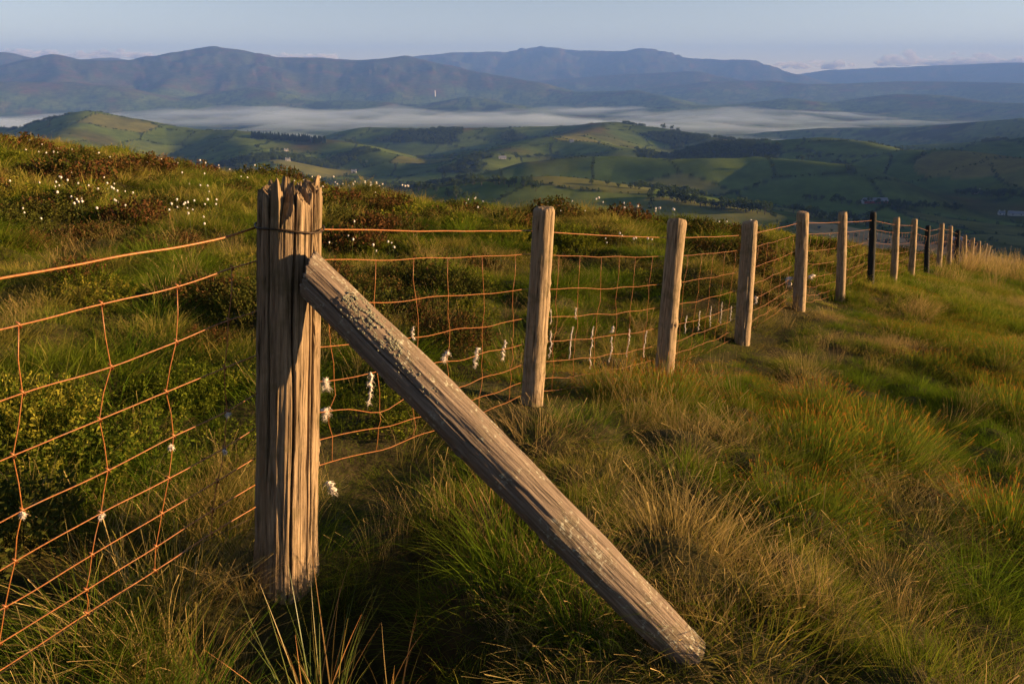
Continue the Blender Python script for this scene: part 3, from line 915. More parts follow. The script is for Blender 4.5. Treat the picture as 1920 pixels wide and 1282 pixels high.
def str_r(T, Z):
    r = .112 - .016 * np.clip(Z / SL, 0, 1) + .010 * np.exp(-((Z) / .12) ** 2)
    r = r * (1 + .05 * np.cos(2 * T + 1) + .03 * np.cos(3 * T + 2))
    r = r + .0065 * fbm(T * 7, Z * 1.2, 3, 400) + .0020 * fbm(T * 17, Z * 2.2, 4, 401) * (1 + fbm(T * 2, Z * 2, 2, 403)) + .004 * fbm(T * 1.5, Z * 5, 2, 402)
    for a, w, d, z0, z1, wan in CR:
        aw = a + .06 * wan * perlin(Z * 3 + a * 9, Z * 0 + a, 410)
        win = sstep(z0, z0 + .15, Z) * (1 - sstep(z1 - .15, z1, Z))
        ww = w * (.5 + .5 * win) * (1 + .4 * perlin(Z * 7, Z * 0 + a * 3, 411))
        r = r - d * win * np.exp(-(angd(T, aw) / ww) ** 4)
    for a, z, s in KN:
        rho = np.hypot(angd(T, a) * .1, (Z - z) * .8) / s
        r = r + .006 * np.exp(-((rho - 1) / .35) ** 2) - .010 * np.exp(-(rho / .55) ** 2)
    return r
rs_ = np.random.default_rng(77)
ST_A = [u2a(u) for u in (.04, .17, .26, .36, .47, .57, .68, .79, .90, .985)] + list(np.linspace(FACING + 1.75, FACING + 4.5, 8))
ST_R = [.085, .075, .08, .085, .08, .085, .08, .085, .082, .085] + [.075] * 8
ST_H = [-.035, .040, -.085, .015, -.11, -.035, .030, .012, -.030, -.045] + list(rs_.uniform(-.06, .02, 8))
for k in range(9):
    ST_A.append(rs_.uniform(0, 6.28)); ST_R.append(.045 * math.sqrt(rs_.random())); ST_H.append(rs_.uniform(-.10, .0))
ST_X = np.array(ST_R) * np.cos(ST_A); ST_Y = np.array(ST_R) * np.sin(ST_A); ST_H = np.array(ST_H) * .58
def stave_z(x_, y_):
    """broken top: upright splinters of differing height with slots between them"""
    x_ = np.asarray(x_) + .004 * perlin(np.asarray(x_) * 60, np.asarray(y_) * 60, 431); y_ = np.asarray(y_) + .004 * perlin(np.asarray(x_) * 60 + 9, np.asarray(y_) * 60, 432)
    d_ = np.hypot(x_[..., None] - ST_X, y_[..., None] - ST_Y)
    k_ = np.argsort(d_, axis=-1)[..., :2]
    d1 = np.take_along_axis(d_, k_[..., :1], -1)[..., 0]; d2 = np.take_along_axis(d_, k_[..., 1:], -1)[..., 0]
    h_ = ST_H[k_[..., 0]]
    tilt_ = (x_ - ST_X[k_[..., 0]]) * 2.2 * np.sin(k_[..., 0] * 2.3) + (y_ - ST_Y[k_[..., 0]]) * 1.2 * np.cos(k_[..., 0] * 1.7)
    slot = 1 - sstep(.0, .0065, d2 - d1)
    return SL + h_ - .01 + tilt_ + .010 * perlin(x_ * 220, y_ * 220, 433) - slot * (.05 + .07 * np.sin(k_[..., 0] * 3.1 + k_[..., 1]) ** 2)
def str_top(th):
    r0 = str_r(th, np.full(th.shape, SL - .05)) * .97
    return stave_z(r0 * np.cos(th), r0 * np.sin(th))
def str_topf(th, f, zt):
    r0 = str_r(th, np.full(th.shape, SL - .05)) * f
    return stave_z(r0 * np.cos(th), r0 * np.sin(th))
V_, F_ = log_mesh(440, 240, str_r, str_top, rings=22, topfun=str_topf)
strainer = mesh_obj('strainer_post', V_, F_, M['wood_old'])
orient(strainer, STR_B, STR_T)
tag(strainer, 'thick cracked grey strainer post with a splintered top', 'fence post')

BRT = at_depth(592, 527, 2.235); BRB = hit_near(1262, 1254)
axis = BRT - BRB; BL = float(np.linalg.norm(axis)); axis /= BL
ext = .03
bt_ = BRT + axis * ext
BKN = [(2.2, .33, .02), (3.0, .62, .016), (2.6, 1.05, .018), (3.3, 1.28, .02), (2.4, .85, .012)]
def br_r(T, Z):
    t = np.clip(Z / BL, 0, 1)
    r = .064 + .009 * np.sin(t * np.pi) ** 1.0
    r = r * (1 + .02 * np.cos(2 * T + .6) + .02 * np.cos(3 * T + Z * 1.5))
    r = r + .003 * fbm(T * 6, Z * 1.6, 3, 500) + .0016 * fbm(T * 20, Z * 3, 3, 501) + .004 * fbm(T * 3, Z * 6, 3, 503) + .005 * fbm(T * 1.2, Z * 3, 2, 502)
    for a, w, d, z0, z1 in [(-1.6, .02, .007, .5, 1.1), (-2.3, .018, .006, .8, 1.5), (.2, .03, .01, .8, 1.8), (-1.9, .02, .01, 1.3, 1.75), (2.5, .03, .01, 0, 1.8)]:
        aw = a + .10 * perlin(Z * 3 + a, Z * 0 + a, 510)
        r = r - d * np.exp(-(angd(T, aw) / w) ** 4) * sstep(z0, z0 + .2, Z) * (1 - sstep(z1 - .2, z1, Z))
    for a, z, s in [(-1.35, 1.25, .02), (-2.2, .95, .022), (-1.0, .55, .018), (-1.8, .3, .022), (-.6, .95, .016), (-1.5, .75, .014), (-2.0, .5, .018)]:
        rho = np.hypot(angd(T, a) * .068, (Z - z) * .8) / s
        r = r + .005 * np.exp(-((rho - 1) / .35) ** 2) - .007 * np.exp(-(rho / .5) ** 2)
    return r
def br_top(th): return BL + ext + .035 * np.cos(th - 1.9) + .010 * perlin(th * 5, th * 0, 520) + .004 * perlin(th * 20, th * 0, 521)
V_, F_ = log_mesh(180, 260, br_r, br_top, zlo=-.07, rings=6, topfun=lambda th, f, zt: (zt - BL - ext) * f + BL + ext + .006 * perlin(th * 3, th * 0 + f * 7, 522))
V_[:, 0] += .010 * np.sin(V_[:, 2] / BL * 5.0); V_[:, 1] += .012 * np.sin(V_[:, 2] / BL * 3.1 + .4)
brace = mesh_obj('brace_strut', V_, F_, M['wood_brace'])
orient(brace, BRB, bt_)
tag(brace, 'slanting weathered log brace propped against the splintered strainer post', 'brace')
# lichen crust on the upper flank of the brace
bpy.context.view_layer.update()
Mi = brace.matrix_world.inverted()
upl = (Mi.to_3x3() @ Vector((.25, -.35, 1))).normalized(); ang_up = math.atan2(upl.y, upl.x)
lb = MB()
r_ = np.random.default_rng(12)
kk = np.arange(1500); core = kk < 1200
zc_ = np.where(core, BL - np.abs(r_.normal(0, 1, 1500)) * .22 - .10, r_.uniform(.1, BL - .1, 1500))
aa_ = ang_up + np.where(core, r_.normal(0, .38, 1500), r_.normal(0, .6, 1500))
rr_ = br_r(aa_, zc_); pn_ = perlin(aa_ * 4, zc_ * 14, 530)
for k in range(1500):
    if core[k] and pn_[k] < .0: continue
    zc, a, rr = zc_[k], aa_[k], rr_[k]
    c = np.array([rr * math.cos(a), rr * math.sin(a), zc]); nrm = np.array([math.cos(a), math.sin(a), 0])
    tg = np.array([-math.sin(a), math.cos(a), 0]); up = np.array([0, 0, 1.0])
    s = r_.uniform(.0012, .0042) * (1 if core[k] else .7); m_ = 6
    pts = [c + nrm * r_.uniform(.0008, .003)]
    for j in range(m_):
        b_ = j / m_ * 6.283; q_ = s * r_.uniform(.6, 1.3)
        pts.append(c + tg * math.cos(b_) * q_ + up * math.sin(b_) * q_ * 1.4 + nrm * r_.uniform(-.0015, .0016))
    lb.add(pts, [(0, 1 + j, 1 + (j + 1) % m_) for j in range(m_)])
lo = lb.build('lichen', M['lichen'], brace, False); lo['kind'] = 'stuff'; lo['label'] = 'pale grey-green lichen crust on the brace'

ORD = ['first', 'second', 'third', 'fourth', 'fifth', 'sixth', 'seventh', 'eighth', 'ninth', 'tenth', 'eleventh', 'twelfth', 'thirteenth', 'fourteenth', 'fifteenth', 'sixteenth', 'seventeenth', 'eighteenth', 'nineteenth', 'twentieth']
PL = {0: 'largest round post, knotty and sunlit, next right of the splintered strainer post',
      1: 'second round post right of the strainer, flared notched top and knotty middle',
      2: 'third round post right of the strainer, pale with grey lichen streaks',
      3: 'fourth round post right of the strainer, lit only along its right edge',
      4: 'fifth round post right of the strainer, slender and pale before the first dark post',
      5: 'nearest and tallest of the three dark tarred fence posts',
      8: 'middle one of the three dark tarred fence posts',
      11: 'farthest and smallest of the three dark tarred fence posts'}
NX, NY = -1 / math.hypot(1, LSL), LSL / math.hypot(1, LSL)
for i, (b_, t_, rad) in enumerate(posts):
    L = float(np.linalg.norm(t_ - b_)); sd_ = 600 + i * 7
    ra = np.random.default_rng(sd_)
    kn = [(ra.uniform(-2.6, -.3), ra.uniform(.15, .9) * L, ra.uniform(.012, .022)) for _ in range(5)]
    if i == 0: kn += [(-1.75, .60 * L, .03), (-1.2, .52 * L, .025)]
    if i == 1: kn += [(-1.0, .52 * L, .03), (-1.3, .27 * L, .012), (-1.5, .60 * L, .022)]
    if i == 2: kn += [(-1.3, .30 * L, .026)]
    ck = [(ra.uniform(-3, .2), ra.uniform(.02, .04), ra.uniform(.004, .010), ra.uniform(-.2, .5) * L, ra.uniform(.6, 1.3) * L) for _ in range(4)]
    def rf_(T, Z, rad=rad, L=L, kn=kn, ck=ck, sd_=sd_, i=i):
        t = np.clip(Z / L, -.2, 1)
        r = rad * (1.06 - .10 * t)
        r = r * (1 + .04 * np.cos(2 * T + sd_) + .05 * fbm(T * .8, Z * 2.2, 2, sd_) + .06 * fbm(T * 2.2, Z * 4, 3, sd_ + 1) + .02 * fbm(T * 14, Z * 3, 2, sd_ + 6))
        if i == 1: r = r * (1 + .14 * sstep(.86, 1.0, t) * np.cos(T * .5) ** 2)
        for a, w, d, z0, z1 in ck:
            aw = a + .1 * perlin(Z * 3, Z * 0 + a, sd_ + 2)
            r = r - d * np.exp(-(angd(T, aw) / (w * 2)) ** 4) * sstep(z0, z0 + .1, Z) * (1 - sstep(z1 - .1, z1, Z))
        for a, z, s in kn:
            rho = np.hypot(angd(T, a) * rad, (Z - z) * .75) / s
            r = r + .006 * np.exp(-((rho - 1) / .4) ** 2) - .009 * np.exp(-(rho / .5) ** 2)
        r = r * (1 - .12 * sstep(.985, 1.0, t))
        return r
    tilt = ra.uniform(-.012, .012); ta = ra.uniform(0, 6.28)
    if i == 1: tilt, ta = .022, math.pi * .9
    tf = lambda th, tilt=tilt, ta=ta, L=L, sd_=sd_: L + tilt * np.cos(th - ta) + .003 * perlin(th * 5, th * 0, sd_ + 3)
    fine = i < 4
    V_, F_ = log_mesh(72 if fine else 28, 90 if fine else 36, rf_, tf, zlo=-.3, rings=4, topfun=lambda th, f, zt, L=L, sd_=sd_: (zt - L) * f + L + .004 + .004 * perlin(th * 3, th * 0 + f * 5, sd_ + 4))
    # slight bow
    V_[:, 0] += .012 * np.sin(V_[:, 2] / L * 3.1 + ra.uniform(-.4, .4)) * ra.choice([-1, 1])
    po = mesh_obj('fence_post', V_, F_, M['wood_dark' if i in DARK else 'wood_post'])
    orient(po, b_, t_)
    lab = PL.get(i) or '%s round wooden post right of the splintered strainer post, %s' % (ORD[i], 'small in the distance' if i > 11 else 'pale and sunlit')
    tag(po, lab, 'fence post', 'round posts of the fence line')
    if i < 4:
        bpy.context.view_layer.update()

# ------------------------------------------------------------------ wires
def wire(name, pts, rad, mat, parent, k=6):
    b = MB(); b.tube(pts, rad, k); return b.build(name, M[mat], parent)
def smooth_pts(P, n, noise=.003, seed=0):
    P = np.array(P, float); s = np.r_[0, np.cumsum(np.linalg.norm(np.diff(P, axis=0), axis=1))]
    t = np.linspace(0, s[-1], n)
    # Catmull-like smoothing by cubic Hermite on each coordinate
    m_ = np.gradient(P, s, axis=0)
    k = np.clip(np.searchsorted(s, t, side='right') - 1, 0, len(s) - 2)
    h = (s[k + 1] - s[k])[:, None]; u = ((t - s[k])[:, None]) / h
    Q = (2 * u ** 3 - 3 * u ** 2 + 1) * P[k] + (u ** 3 - 2 * u ** 2 + u) * h * m_[k] + (-2 * u ** 3 + 3 * u ** 2) * P[k + 1] + (u ** 3 - u ** 2) * h * m_[k + 1]
    Q[:, 2] += noise * perlin(t * 9, t * 0 + seed, 700)
    return Q
LP0 = np.array([STR_B[0] + .05, STR_B[1] + .0])
LN = np.array([-LEFT_DIR[1], LEFT_DIR[0]])
def left_hit(px, py, off=.0):
    r = ray(px, py)
    t = (LP0 @ LN + off) / (r[0] * LN[0] + r[1] * LN[1])
    return r * t
LW = [[(486, 488), (435, 503), (332, 538), (190, 570), (35, 610), (0, 618)],
      [(484, 583), (428, 601), (330, 641), (208, 688), (42, 737), (0, 752)],
      [(482, 666), (421, 690), (311, 735), (186, 787), (24, 854), (0, 864)],
      [(481, 738), (426, 771), (325, 818), (202, 882), (42, 957), (0, 979)],
      [(480, 802), (420, 840), (316, 897), (189, 962), (28, 1052), (0, 1069)],
      [(479, 858), (407, 902), (303, 963), (172, 1040), (9, 1138), (-2, 1144)],
      [(479, 908), (398, 957), (292, 1025), (161, 1106), (-2, 1206), (-14, 1213)],
      [(479, 950), (396, 1000), (290, 1070), (162, 1150), (-10, 1262), (-20, 1268)]]
netL = empty('wire_netting', (LP0[0], LP0[1], -1.6), 'rusty wire netting in the left foreground, left of the strainer post', 'wire netting')
off = -np.array(netL.location)
LW3 = []
for j, wp in enumerate(LW):
    P = [left_hit(*q) for q in wp]
    d = P[-1] - P[0]; d /= np.linalg.norm(d); d[2] *= .3
    P2 = P + [P[-1] + d * .6, P[-1] + d * 1.6]
    LW3.append(P + [P[-1] + d * t_ for t_ in (.16, .36, .56, .76, .96, 1.16)])
    wire('line_wire', smooth_pts(P2, 90, .0012, j) + off, .0020 if j else .0023, 'rust', netL)
r_ = np.random.default_rng(3)
for k in (1, 2, 3, 4, 6, 7, 8, 9, 10, 11):
    P = [LW3[j][k] for j in range(8)]
    Q = [P[0]]
    for j in range(7):
        mid = (P[j] + P[j + 1]) / 2; mid[:2] += LEFT_DIR * r_.uniform(-.006, .006)
        Q += [mid, P[j + 1]]
    st = wire('stay_wire', np.array(Q) + off, .0016, 'rust', netL)
    for j in range(8):
        c = P[j] + off
        wire('hinge_knot', [c + np.array([-.004, -.003, .011]), c + np.array([.003, 0, .004]), c + np.array([.004, .002, -.004]), c + np.array([-.003, 0, -.011])], [.0022, .0036, .0036, .0022], 'rust', st)
topL = empty('fence_wire', tuple(STR_B), 'thick rusty single wire above the netting in the left foreground', 'wire')
off = -STR_B
P = [left_hit(x_, y_) for x_, y_ in [(478, 427), (440, 440), (330, 464), (237, 478), (120, 501), (0, 522)]]
d = P[-1] - P[0]; d /= np.linalg.norm(d); P += [P[-1] + d * .6, P[-1] + d * 1.6]
wire('wire_strand', smooth_pts(P, 80, .001, 30) + off, .0034, 'rust', topL, 8)
# the loop of wire round the strainer
zloop = at_depth(540, 432, 2.3)[2]
axs = (STR_T - STR_B) / SL; tl = (zloop - STR_B[2]) / axs[2]
th = np.linspace(0, 2 * np.pi, 60)
lr = np.array([float(str_r(np.array([a]), np.array([tl]))[0]) for a in th]); lr = np.maximum(lr, np.max(lr) * .92) + .006
c0 = STR_B + axs * tl
loop = np.c_[c0[0] + lr * np.cos(th), c0[1] + lr * np.sin(th), c0[2] + .012 * np.cos(th - u2a(.02)) + .004 * np.sin(th * 3)]
wire('wire_loop', loop + off, .0030, 'wire_dark', topL, 8)
low = empty('fence_wire', tuple(STR_B), 'thin dark slack wire low in the grass, left foreground', 'wire')
P = [left_hit(x_, y_) for x_, y_ in [(470, 972), (350, 1033), (200, 1130), (60, 1222), (0, 1262), (-40, 1290)]]
wire('wire_strand', smooth_pts(P, 60, .004, 33) + off, .0011, 'wire_dark', low)

# right run
FR = [.115, .23, .405, .555, .69, .80, .895, .965]
nodes = []                                          # run nodes: position list per wire
RX = [425, 484, 568, 650, 715, 773, 825, 872]
base0 = STR_B + np.array([.08, .07, 0])
rows_ = [[at_depth(588, yy, base0[1] + .03) for yy in RX]]
for i, (b_, t_, rad) in enumerate(posts):
    dv = b_ - t_
    rows_.append([t_ + dv * f + np.array([NX, NY, 0]) * (rad + .006) for f in FR])
xy = np.array([[r_w[0][0], r_w[0][1]] for r_w in rows_])
for i in range(1, len(rows_)): xy[i] = np.mean([[q[0], q[1]] for q in rows_[i]], axis=0)
xy[0] = (STR_B[0] + .10, STR_B[1] + .075)
S = np.r_[0, np.cumsum(np.hypot(*np.diff(xy, axis=0).T))]
Zw = np.array([[q[2] for q in r_w] for r_w in rows_])
def runpt(s, j):
    s = np.atleast_1d(np.asarray(s, float))
    x_ = np.interp(s, S, xy[:, 0]); y_ = np.interp(s, S, xy[:, 1]); z_ = np.interp(s, S, Zw[:, j])
    k = np.clip(np.searchsorted(S, s, side='right') - 1, 0, len(S) - 2)
    u = (s - S[k]) / (S[k + 1] - S[k]); bell = 4 * u * (1 - u)
    amp = (.004, .008, .012, .014, .018, .022, .024, .02)[j]
    z_ = z_ + bell * amp * perlin(s * 3.1, s * 0 + j * 3.3, 710) - bell * (.006 + .004 * j)
    if j in (4, 5):                                  # the sheep-pushed dip in the first span
        z_ = z_ - .055 * np.exp(-((s - .45) / .16) ** 2) * (j == 5) - .03 * np.exp(-((s - 1.2) / .2) ** 2) * (j == 5)
    return np.c_[x_, y_, z_]
netR = empty('wire_netting', (xy[1][0], xy[1][1], posts[0][0][2]), 'rusty wire netting stapled to the row of round posts running away', 'wire netting')
off = -np.array(netR.location)
ss = np.r_[np.linspace(0, S[8], 260), np.linspace(S[8], S[-1], 90)[1:]]
for j in range(1, 8):
    wire('line_wire', runpt(ss, j) + off, np.interp(ss, [0, 6, 40], [.0019, .0021, .0030]), 'rust', netR, 5)
topR = empty('fence_wire', (xy[1][0], xy[1][1], posts[0][0][2]), 'rusty single top wire strung along the row of round posts', 'wire')
b = MB(); b.tube(runpt(ss, 0) + off, np.interp(ss, [0, 6, 40], [.0028, .0030, .0040]), 6); b.build('wire_strand', M['rust'], topR)
stay_s = []
for i in range(15):
    n_ = 6
    for k in range(n_): stay_s.append(S[i] + (S[i + 1] - S[i]) * (k + .5) / n_ + random.uniform(-.015, .015))
SX = {0: [617, 708, 781, 846, 909, 966], 1: [1051, 1091, 1129, 1165, 1192, 1223]}
def s_of_px(px, j):
    t = np.linspace(0, S[4], 1500); P_ = runpt(t, j)
    v = P_[:, 1] * CP - P_[:, 2] * SP
    x_ = 960 + F_PX * P_[:, 0] / v
    return float(np.interp(px, x_, t))
for i, lst in SX.items():
    for k, px in enumerate(lst): stay_s[i * 6 + k] = s_of_px(px, 1)
stay_pts = []
for k, s in enumerate(stay_s):
    Q = []; sj = s
    for j in range(1, 8):
        sj = s + random.uniform(-.022, .022) - .012 * j
        Q.append(runpt(sj, j)[0])
        if j < 7: Q.append((runpt(sj, j)[0] + runpt(sj, j + 1)[0]) / 2 + np.array([random.uniform(-.008, .008), 0, 0]))
    stay_pts.append(np.array(Q))
    D = Q[0][1]
    wire('stay_wire', np.array(Q) + off, .0013 + .00006 * D, 'rust', netR, 4)

# ------------------------------------------------------------------ wool caught in the wire
def wool_mesh(pts, fat, seed, tufty=1.0):
    r = np.random.default_rng(seed)
    pts = np.array(pts, float); s = np.r_[0, np.cumsum(np.linalg.norm(np.diff(pts, axis=0), axis=1))]
    n_ = 16; t = np.linspace(0, s[-1], n_)
    P = np.c_[[np.interp(t, s, pts[:, i]) for i in range(3)]].T
    P[:, :2] += r.normal(0, fat * .55, (n_, 2))
    rad = fat * .85 * (.45 + .9 * np.abs(perlin(t * 40 + seed, t * 0, 800))) * np.sin(np.linspace(.25, np.pi - .2, n_)) ** .5
    if tufty: rad[:4] *= 1.5
    b = MB(); b.tube(P, rad, 7)
    for _ in range(260):
        k = r.integers(0, n_); c = P[k] + r.normal(0, rad[k] * .5, 3)
        d = r.normal(size=3); d /= np.linalg.norm(d); l = fat * r.uniform(.7, 2.2) * tufty; d[2] -= .35
        sd__ = np.cross(d, r.normal(size=3)); sd__ /= np.linalg.norm(sd__)
        mid = c + d * l * .6 + r.normal(0, l * .12, 3)
        b.add([c - sd__ * .0006, c + sd__ * .0006, mid + sd__ * .0004, mid - sd__ * .0004, c + d * l + np.array([0, 0, -l * .3])], [(0, 1, 2, 3), (3, 2, 4)])
    return b
def wool(px0, py0, px1, py1, D, fat, label, seed, group=None):
    a = at_depth(px0, py0, D); c = at_depth(px1, py1, D)
    m_ = (a + c) / 2 + np.array([random.uniform(-.006, .006), 0, 0])
    b = wool_mesh([np.zeros(3), m_ - a, c - a], fat, seed)
    o_ = b.build('wool_tuft', M['wool']); o_.location = a
    tag(o_, label, 'wool', group)
def Dpx(px, j=4):
    s = s_of_px(px, j); return float(runpt(s, j)[0][1])
WG1 = ('wisp of sheep wool hanging on the netting between the first and second round posts', 'wool between first and second posts')
WG2 = ('wisp of sheep wool hanging on the netting between the second and third round posts', 'wool between second and third posts')
sd_ = 0
for a in [(1033, 620, 1030, 668), (1074, 613, 1068, 671), (1113, 612, 1105, 689), (1148, 631, 1142, 680), (1181, 617, 1174, 668), (1212, 620, 1206, 668)]:
    sd_ += 1; wool(*a, Dpx(a[0]) - .01, .0062, WG1[0], 900 + sd_, WG1[1])
wool(1033, 580, 1033, 606, Dpx(1033) - .01, .004, WG1[0], 931, WG1[1]); wool(1081, 577, 1079, 597, Dpx(1081) - .01, .0045, WG1[0], 932, WG1[1])
wool(1150, 612, 1147, 622, Dpx(1150) - .01, .008, WG1[0], 933, WG1[1])
for a in [(1288, 592, 1285, 624), (1312, 583, 1309, 618), (1334, 574, 1331, 612), (1354, 566, 1351, 606), (1371, 574, 1369, 602)]:
    sd_ += 1; wool(*a, Dpx(a[0]) - .01, .0062, WG2[0], 900 + sd_, WG2[1])
wool(697, 696, 691, 756, Dpx(697) - .01, .009, 'long pale rope of wool on the netting beside the brace', 950)
wool(608, 710, 611, 726, Dpx(612) - .01, .012, 'upper woolly knot on the netting beside the strainer post', 951)
wool(611, 766, 608, 782, Dpx(612) - .01, .011, 'lower woolly knot on the netting beside the strainer post', 952)
wool(838, 660, 832, 676, Dpx(835) - .01, .012, 'fluffy wool tuft on the wire just above the brace', 953)
wool(896, 652, 889, 686, Dpx(893) - .01, .009, 'wool tuft on the netting midway between the brace and the first round post', 954)
wool(948, 638, 943, 674, Dpx(945) - .01, .0075, 'wool wisp on the netting just left of the first round post', 955)
wool(776, 612, 774, 636, Dpx(776) - .01, .005, 'thin wool wisp on the stay above the middle of the brace', 956)
wool(616, 902, 622, 924, 2.6, .011, 'single pale wool tuft low in the grass right of the strainer post', 957)
wool(1480, 521, 1481, 534, 9.0, .035, 'round white wool clump on the wire left of the fourth round post', 958)
wool(1517, 520, 1526, 516, 9.6, .022, 'white wool clump on the wire right of the fourth round post', 959)
wool(1418, 556, 1417, 568, 7.7, .012, 'small wool wisp on the netting right of the third round post', 960)
for k, (px, py) in enumerate([(426, 772), (320, 832), (190, 963), (42, 958), (421, 841)]):
    a = left_hit(px, py); a[1] -= .004
    b = wool_mesh([np.zeros(3), np.array([.002, 0, -.006]), np.array([0, 0, -.013])], .0055, 970 + k, .8)
    o_ = b.build('wool_tuft', M['wool']); o_.location = a
    tag(o_, 'tiny grey wool snag on a crossing of the left foreground netting', 'wool', 'wool snags on the left netting')

# ------------------------------------------------------------------ plants: blades, shrubs
def blades(n, rad, L, w, bend, seed, seg=4, lean=.25, lvar=.35, head=0.0, fan=.5, wind=.06):
    r = np.random.default_rng(seed)
    a0 = r.random(n) * 2 * np.pi; rr = rad * np.sqrt(r.random(n))
    bx, by = rr * np.cos(a0), rr * np.sin(a0)
    dirA = a0 + r.normal(0, .9, n)
    ln = L * (1 - lvar + lvar * 2 * r.random(n) ** 1.3)
    bd = bend * (.4 + 1.2 * r.random(n)); le = lean * (rr / rad) * fan * 2 + r.normal(0, lean * .4, n)
    t = np.linspace(0, 1, seg + 1)[None]
    hor = ln[:, None] * (le[:, None] * t + bd[:, None] * t ** 2.2)
    ver = ln[:, None] * (t * np.sqrt(np.clip(1 - le[:, None] ** 2 * .5, .3, 1)) - .55 * bd[:, None] ** 1.3 * t ** 2.6)
    X = bx[:, None] + hor * np.cos(dirA)[:, None] - wind * ln[:, None] * t ** 2
    Y = by[:, None] + hor * np.sin(dirA)[:, None]
    side = dirA + np.pi / 2 + r.normal(0, .8, n)
    ww = w * (.7 + .6 * r.random(n))
    wt = ww[:, None] * np.maximum(1 - t ** 1.6, .10)
    if head > 0:
        hd = (r.random(n) < head)[:, None]
        wt = np.where(hd & (t > .82), ww[:, None] * 1.9 * (1.14 - t) * 4, wt)
    A = np.stack([X - wt * .5 * np.cos(side)[:, None], Y - wt * .5 * np.sin(side)[:, None], ver], -1)
    B = np.stack([X + wt * .5 * np.cos(side)[:, None], Y + wt * .5 * np.sin(side)[:, None], ver], -1)
    V = np.stack([A, B], 2).reshape(-1, 3)
    base = np.arange(n)[:, None] * (seg + 1) * 2 + np.arange(seg)[None] * 2
    F = np.stack([base, base + 1, base + 3, base + 2], -1).reshape(-1, 4)
    rb = np.repeat(r.random(n), (seg + 1) * 2)
    tt = np.tile(np.repeat(t[0], 2), n)
    return V, F, np.c_[tt, rb, rb * 0]
def cat_arr(*parts):
    V, F, C = [], [], []; n = 0
    for v, f, c in parts:
        V.append(v); F.append(f + n); C.append(c); n += len(v)
    return np.concatenate(V), np.concatenate(F), np.concatenate(C)
def shrub(seed, n=170, rad=.24, hgt=.26, leaf=.010, per=12, spr=.075, leafy_w=.55):
    """low shrub: sprigs standing out of a dome, each with small leaves"""
    r = np.random.default_rng(seed)
    a = r.random(n) * 6.283; u = np.sqrt(r.random(n)); R_ = rad * u
    ztop = hgt * np.sqrt(np.clip(1 - .75 * u ** 2, .1, 1)) * r.uniform(.6, 1.12, n)
    tip = np.c_[R_ * np.cos(a), R_ * np.sin(a), ztop]
    d = np.c_[np.cos(a) * u * .7, np.sin(a) * u * .7, np.ones(n)] + r.normal(0, .28, (n, 3)); d /= np.linalg.norm(d, axis=1)[:, None]
    base = tip - d * np.minimum(spr * 2.0, ztop * .9)[:, None]
    foot = np.c_[base[:, 0] * .5, base[:, 1] * .5, np.zeros(n)]
    sd_ = np.cross(d, r.normal(size=(n, 3))); sd_ /= np.linalg.norm(sd_, axis=1)[:, None]
    w = .0018
    V = [np.stack([foot - sd_ * w, foot + sd_ * w, base + sd_ * w, base - sd_ * w], 1).reshape(-1, 3),
         np.stack([base - sd_ * w, base + sd_ * w, tip + sd_ * w * .4, tip - sd_ * w * .4], 1).reshape(-1, 3)]
    rb = r.random(n)
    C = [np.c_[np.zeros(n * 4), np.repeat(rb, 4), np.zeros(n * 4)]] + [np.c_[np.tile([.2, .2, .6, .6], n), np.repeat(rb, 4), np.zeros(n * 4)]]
    t = r.random((n, per)) ** .8
    c = base[:, None] + (tip - base)[:, None] * (t * 1.05)[..., None] + r.normal(0, leaf * .5, (n, per, 3))
    ld = d[:, None] * .6 + r.normal(0, .7, (n, per, 3)); ld /= np.linalg.norm(ld, axis=2)[..., None]
    ls = np.cross(ld, r.normal(size=(n, per, 3))); ls /= np.linalg.norm(ls, axis=2)[..., None]
    s = (leaf * r.uniform(.6, 1.3, (n, per)))[..., None]
    q = np.stack([c, c + ld * s + ls * s * leafy_w, c + ld * s * 2, c + ld * s - ls * s * leafy_w], 2)
    V.append(q.reshape(-1, 3))
    m_ = n * per
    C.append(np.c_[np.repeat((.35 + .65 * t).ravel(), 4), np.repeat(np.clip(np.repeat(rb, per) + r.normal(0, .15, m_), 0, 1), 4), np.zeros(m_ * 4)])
    V = np.concatenate(V); F = np.arange(len(V)).reshape(-1, 4)
    return V, F, np.concatenate(C)
def protos(name, gens, mat):
    res = []
    for i, g in enumerate(gens):
        V_, F_, C_ = g
        res.append(mesh_obj('%s_kind_%d' % (name, i), V_, F_, M[mat], None, False, {'bt': C_}, link=False))
    return res
def sward(seed, rad, nclump, per, L, w, bend, crad=.07, **kw):
    """a round patch of grass made of many little clumps of differing size and tone"""
    r = np.random.default_rng(seed); parts_ = []
    for k in range(nclump):
        a = r.random() * 6.283; rr = rad * math.sqrt(r.random())
        big = r.uniform(.55, 1.35)
        v, f, c = blades(max(6, int(per * r.uniform(.5, 1.4))), crad * big, L * big, w, bend * r.uniform(.6, 1.5), seed * 977 + k, wind=r.normal(0, .12), **kw)
        v = v + np.array([rr * math.cos(a), rr * math.sin(a), -.03])
        c[:, 1] = np.clip(r.random() * .65 + c[:, 1] * .4, 0, 1)
        parts_.append((v, f, c))
    return cat_arr(*parts_)
